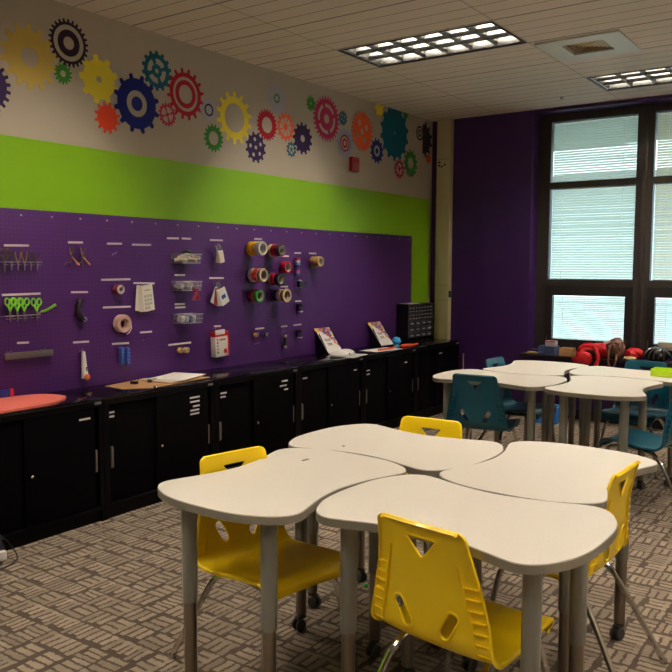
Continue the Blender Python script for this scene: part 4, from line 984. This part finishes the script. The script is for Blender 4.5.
def make_chair(name, label, m, group):
    t = thing(name, label, 'chair', (0, 0, 0), 0, group)
    me = me_shell.copy(); me.materials.append(m); link('seat_shell', me, m, t)
    for sx in (-1, 1):
        bm = NB(); tube(bm, [(sx*.135, .06, .386), (sx*.140, .135, .384), (sx*.152, .172, .365), (sx*.172, .19, .28), (sx*.222, .225, .012)], .0112, 10, 6); f = obj('leg', bm, m_chrome, t)
        bm = NB(); lathe(bm, [(0, 0), (.014, 0), (.015, .006), (.012, .02), (0, .022)], 14, Matrix.Translation((sx*.222, .225, 0))); obj('foot_cap', bm, m_chrome, f)
        bm = NB(); tube(bm, [(sx*.135, .05, .386), (sx*.142, -.06, .380), (sx*.155, -.13, .345), (sx*.172, -.185, .26), (sx*.220, -.32, .012)], .0112, 10, 6); f = obj('leg', bm, m_chrome, t)
        bm = NB(); lathe(bm, [(0, 0), (.014, 0), (.015, .006), (.012, .02), (0, .022)], 14, Matrix.Translation((sx*.220, -.32, 0))); obj('foot_cap', bm, m_chrome, f)
    for yy in (.09, -.02):
        bm = NB(); tube(bm, [(-.14, yy, .386), (.14, yy, .386)], .009, 8); obj('crossbar', bm, m_chrome, t)
    return t
gy = 'yellow chairs at the near tables'; gt = 'teal chairs at the far tables'
def face(o, bx, by, deg):
    """back-top centre at (bx,by), facing direction deg from +y (counter-clockwise)"""
    a = math.radians(deg); f = Vector((-math.sin(a), math.cos(a))); o.location = (bx+f.x*.212, by+f.y*.212, 0); o.rotation_euler = (0, 0, a)
yc = make_chair('school_chair', 'yellow plastic chair in front, its back to the viewer', m_yel, gy); face(yc, 3.114, 1.887, -8)
for lb, bx, by, dg in (('yellow plastic chair at the left side, tucked under the left near table', 2.128, 2.20, -101),
                       ('yellow plastic chair at the right side of the near tables', 3.40, 2.84, 88),
                       ('yellow plastic chair behind the near tables, only its top edge showing', 2.420, 3.225, 184)):
    c = copy_tree(yc); c['label'] = lb; face(c, bx, by, dg)
tc = make_chair('school_chair', 'teal plastic chair with its back to the viewer at the far tables', m_teal, gt); face(tc, 1.915, 4.77, 6)
for lb, bx, by, dg in (('teal plastic chair at the left rear of the far tables, mostly hidden', 1.63, 5.75, -92),
                       ('teal plastic chair behind the far tables, facing the viewer below the window', 2.64, 6.25, 178),
                       ('teal plastic chair seen from its side at the right edge, seat under the far table', 3.14, 5.08, 86)):
    c = copy_tree(tc); c['label'] = lb; face(c, bx, by, dg)

# ================================================================== things on far table, ledge and floor
B = at(664.5, 376, 2, TZ); t = thing('lime_tray', 'bright lime green open tray on the far right table', 'tray', (B.x, B.y, TZ+.0015), 0)
m_ly = mat('lime_tray_plastic', (190, 226, 30), .4)
bm = NB(); w_, d_, h_ = .155, .13, .05
box(bm, (0, 0, .003), (w_, d_, .006)); box(bm, (0, -d_/2, h_/2*.8), (w_, .005, h_*.8)); box(bm, (0, d_/2, h_/2), (w_, .005, h_)); box(bm, (-w_/2, 0, h_/2), (.005, d_, h_)); box(bm, (w_/2, 0, h_/2), (.005, d_, h_)); obj('tray_body', bm, m_ly, t)
bm = NB(); tube(bm, [(.02+.022*math.cos(a), .0, .040+.012*math.sin(a)) for a in [2*PI*i/16 for i in range(16)]], .004, 6, closed=True); box(bm, (.02, 0, .015), (.03, .01, .03)); obj('divider', bm, m_ly, t)
LZ = .641
def ledge(px, py=355.5, y=7.5): p = at(px, 352, 1, y); return p.x
# crate with holes
t = thing('blue_basket', 'small grey blue plastic basket at the left end of the window ledge', 'basket', (1.41, 7.53, LZ)); m_bb = mat('greyblue_plastic', (86, 104, 150), .45)
bm = NB(); w_, d_, h_ = .155, .14, .085
box(bm, (0, 0, .003), (w_, d_, .006))
for sx in (-1, 1): box(bm, (sx*w_/2, 0, h_/2), (.005, d_, h_))
for sy in (-1, 1):
    for z in (.008, .045, .08): box(bm, (0, sy*d_/2, z), (w_, .006, .012))
    for i in range(9): box(bm, (-w_/2+w_*i/8, sy*d_/2, h_/2), (.008, .006, h_))
obj('basket_body', bm, m_bb, t)
t = thing('card_box', 'white lidded small box sitting in the grey blue basket', 'box', (1.43, 7.54, LZ+.07)); bm = NB(); box(bm, (0, 0, .03), (.10, .08, .05), bev=.004); obj('box_body', bm, mat('pale_lid', (214, 206, 210), .5), t); bm = NB(); box(bm, (0, 0, .06), (.105, .085, .012), bev=.003); obj('box_lid', bm, mat('dusky_red', (190, 110, 116), .5), t)
t = thing('tan_box', 'small tan wooden box beside the grey blue basket', 'box', (1.595, 7.53, LZ)); bm = NB(); w_, d_, h_ = .12, .11, .075
box(bm, (0, 0, .004), (w_, d_, .008)); [box(bm, (s*w_/2, 0, h_/2), (.008, d_, h_)) for s in (-1, 1)]; [box(bm, (0, s*d_/2, h_/2), (w_, .008, h_)) for s in (-1, 1)]; obj('box_body', bm, mat('tan_wood', (196, 150, 96), .55), t)
bm = NB(); box(bm, (0, 0, .06), (.09, .07, .03), bev=.006); obj('contents', bm, mat('light_brown', (176, 120, 70), .7), t)
bm = NB(); lathe(bm, [(0, 0), (.05, 0), (.055, .006), (.04, .018), (0, .02)], 20); tag(obj('yellow_lid', bm, mat('mustard', (176, 160, 60), .5), loc=(1.24, 7.52, LZ+.001)), 'flat mustard coloured lid at the ledge end by the purple wall', 'lid')
def lump(name, c, r, m, label, cat, seed=0, sub=3, amp=.25, par=None):
    rnd = random.Random(seed); bm = NB(); bmesh.ops.create_icosphere(bm, subdivisions=sub, radius=1)
    ph = [(rnd.uniform(2, 6), rnd.uniform(2, 6), rnd.uniform(0, 6)) for _ in range(4)]
    for v in bm.verts:
        n = sum(math.sin(a*v.co.x*1.3+b*v.co.y+c_+v.co.z*a) for a, b, c_ in ph)/4
        v.co *= 1+amp*n
        v.co = Vector((v.co.x*r[0], v.co.y*r[1], max(v.co.z, -.75)*r[2]))
    o = obj(name, bm, m, par, 60, loc=c)
    if label: tag(o, label, cat)
    return o
m_rc = mat('red_cloth', (206, 22, 34), .6)
def bag(c, r, m, label, seed, strap):
    t = thing('cloth_bag', label, 'bag', c); lump('bag_body', (0, 0, r[2]*.75), r, m, None, None, seed, par=t)
    bm = NB(); tube(bm, strap, .010, 8, 5); obj('strap', bm, m, t); return t
rb = bag((1.85, 7.54, LZ), (.15, .09, .08), m_rc, 'bright red cloth bag slumped over the front edge of the window ledge', 3, [(-.13, -.06, .05), (-.1, -.1, .10), (.02, -.11, .12), (.1, -.08, .06)])
lump('flap', (-.06, -.135, -.005), (.09, .03, .075), m_rc, None, None, 9, par=rb)
bm = NB(); tube(bm, [(.02, -.085, .10), (.05, -.12, .09), (.08, -.135, .0), (.06, -.14, -.06)], [.016, .022], 10, 4); obj('flap', bm, m_rc, rb)
lump('opening', (.0, -.095, .045), (.06, .02, .035), mat('dark_interior', (40, 14, 22), .8), None, None, 4, par=rb)  # dark solid lump standing for the open inside of the bag
bb = bag((2.055, 7.54, LZ), (.075, .08, .115), mat('brown_leather', (112, 76, 58), .55), 'brown leather bag with a strap hanging down between the two red cloths', 8, [(-.06, -.06, .10), (-.05, -.11, .14), (.03, -.11, .16), (.06, -.08, .08)])
bm = NB(); tube(bm, [(-.03, -.06, .14), (-.035, -.12, .06), (-.03, -.13, -.04), (.0, -.13, -.09), (.03, -.13, -.03), (.035, -.10, .06)], .010, 8, 5); obj('strap', bm, mat('brown_leather', ()), bb)
lump('floral_scarf', (1.96, 7.62, LZ+.10), (.07, .05, .055), speckle('floral_cloth', (206, 170, 178), (120, 60, 84), .7, 60), 'pale patterned scarf bunched behind the red bag', 'scarf', 13)
lump('red_cloth', (2.205, 7.585, LZ+.052), (.085, .065, .055), m_rc, 'folded red cloth right of the brown leather bag', 'cloth', 5)
lump('tan_cloth', (2.20, 7.475, LZ+.018), (.06, .035, .022), mat('tan_cloth', (196, 166, 120), .7), 'tan crumpled cloth in front of the folded red cloth', 'cloth', 6)
t = thing('tote_bag', 'black and silver crumpled bag on the ledge at right', 'bag', (2.42, 7.53, LZ)); lump('bag_body', (0, 0, .06), (.115, .08, .08), mat('black_fabric', (22, 22, 26), .3), None, None, 11, par=t)
for i in range(5):
    bm = NB(); tube(bm, [(-.10+.045*i, -.07, .03), (-.08+.04*i, -.09, .08), (-.04+.03*i, -.07, .125), (.0+.03*i, -.01, .135)], .006, 6, 4); obj('silver_trim', bm, mat('silver_trim', (150, 150, 156), .3, .8), t)
lump('dark_pouch', (1.72, 7.66, LZ+.05), (.05, .05, .06), mat('grey_purple_cloth', (70, 62, 66), .7), 'dark grey pouch between the tan box and the red cloth bag', 'pouch', 21)
lump('brown_pouch', (2.72, 7.52, LZ+.03), (.10, .07, .035), mat('dark_brown_cloth', (66, 40, 38), .7), 'low dark brown pouch at the right end of the visible ledge', 'pouch', 23)
t = thing('book_row', 'pale tan book block standing in the right window', 'book', (2.47, 7.80, LZ+.02))
bm = NB(); box(bm, (.0, 0, .10), (.2, .04, .07)); obj('pages', bm, mat('pale_pages', (206, 186, 160), .6), t)
# floor bits
t = thing('storage_bin', 'bright blue plastic bin on the floor under the far tables', 'bin', (1.48, 7.35, 0), .1); m_bl = mat('bin_blue', (40, 110, 190), .4)
bm = NB(); w_, d_, h_ = .20, .16, .16
box(bm, (0, 0, .004), (w_, d_, .008)); [box(bm, (s*w_/2, 0, h_/2), (.006, d_, h_)) for s in (-1, 1)]; [box(bm, (0, s*d_/2, h_/2), (w_, .006, h_)) for s in (-1, 1)]; obj('bin_body', bm, m_bl, t)
bm = NB(); tube(bm, [(-w_/2-.006, -d_/2-.006, h_), (w_/2+.006, -d_/2-.006, h_), (w_/2+.006, d_/2+.006, h_), (-w_/2-.006, d_/2+.006, h_)], .007, 6, closed=True); obj('bin_rim', bm, mat('bin_rim', (120, 170, 220), .4), t)
lump('blue_cloth', (1.48, 7.35, .13), (.08, .06, .06), mat('light_blue_cloth', (60, 140, 200), .6), 'light blue cloth bundled inside the bright blue bin', 'cloth', 31)
B = at(366, 588, 2, 0); bm = NB(); bmesh.ops.create_icosphere(bm, subdivisions=2, radius=.012); tag(obj('green_bead', bm, mat('bead_green', (40, 190, 50), .4), loc=(B.x, B.y, .012)), 'tiny green ball on the carpet under the near tables', 'ball')
B = at(343, 574, 2, 0); bm = NB(); bmesh.ops.create_icosphere(bm, subdivisions=2, radius=.010); tag(obj('pink_bead', bm, mat('bead_pink', (226, 70, 90), .4), loc=(B.x, B.y, .010)), 'tiny pink ball on the carpet under the near tables', 'ball')
# rod by the cabinet end
bm = NB(); tube(bm, [(0, 0, 0), (0, 0, .60)], .007, 8); tag(obj('wooden_rod', bm, mat('pale_wood', (206, 166, 120), .5), loc=(.53, 7.44, 0)), 'thin pale wooden rod standing by the end of the cabinets', 'rod')
# black bag at left edge with cord
t = thing('black_bag', 'black bag with trailing cord on the floor at the left edge', 'bag', (.55, 2.045, 0))
lump('bag_body', (0, 0, .085), (.10, .15, .125), mat('black_fabric', ()), None, None, 41, par=t)
bm = NB(); tube(bm, [(.02, .13, .15), (.03, .17, .10), (.05, .2, .03), (.07, .17, .005), (.12, .02, .005)], .0035, 6, 5); obj('cord', bm, m_black, t)
bm = NB(); box(bm, (.05, .12, .05), (.03, .04, .05), bev=.008); obj('white_tag', bm, m_white, t)
bm = NB(); tube(bm, [(.0, -.08, .15), (.02, .0, .2), (.02, .1, .17), (.02, .15, .12)], .006, 6, 5); obj('handle', bm, mat('grey_strap', (70, 70, 74), .4), t)

# ================================================================== LIGHT, CAMERA
w = bpy.data.worlds.new('World'); SC.world = w; w.use_nodes = True; nt = w.node_tree
bg = nt.nodes['Background']; bg.inputs[0].default_value = (*lin((222, 236, 245)), 1); bg.inputs[1].default_value = 2.3
cam = bpy.data.cameras.new('camera'); co = bpy.data.objects.new('camera', cam); COL.objects.link(co)
cam.sensor_width = 36; cam.sensor_fit = 'HORIZONTAL'; cam.lens = F_PX*36/672; cam.clip_start = .05
M = Matrix((RT, UP, -FW)).transposed().to_4x4(); M.translation = CAM; co.matrix_world = M
SC.camera = co
SC.view_settings.view_transform = 'Standard'; SC.view_settings.look = 'None'; SC.view_settings.gamma = 1; SC.view_settings.use_curve_mapping = False
SC.view_settings.exposure = 1.30
SC.cycles.use_denoising = True; SC.cycles.max_bounces = 8; SC.cycles.diffuse_bounces = 4; SC.cycles.glossy_bounces = 4; SC.cycles.transparent_max_bounces = 16
SC.cycles.sample_clamp_indirect = 6
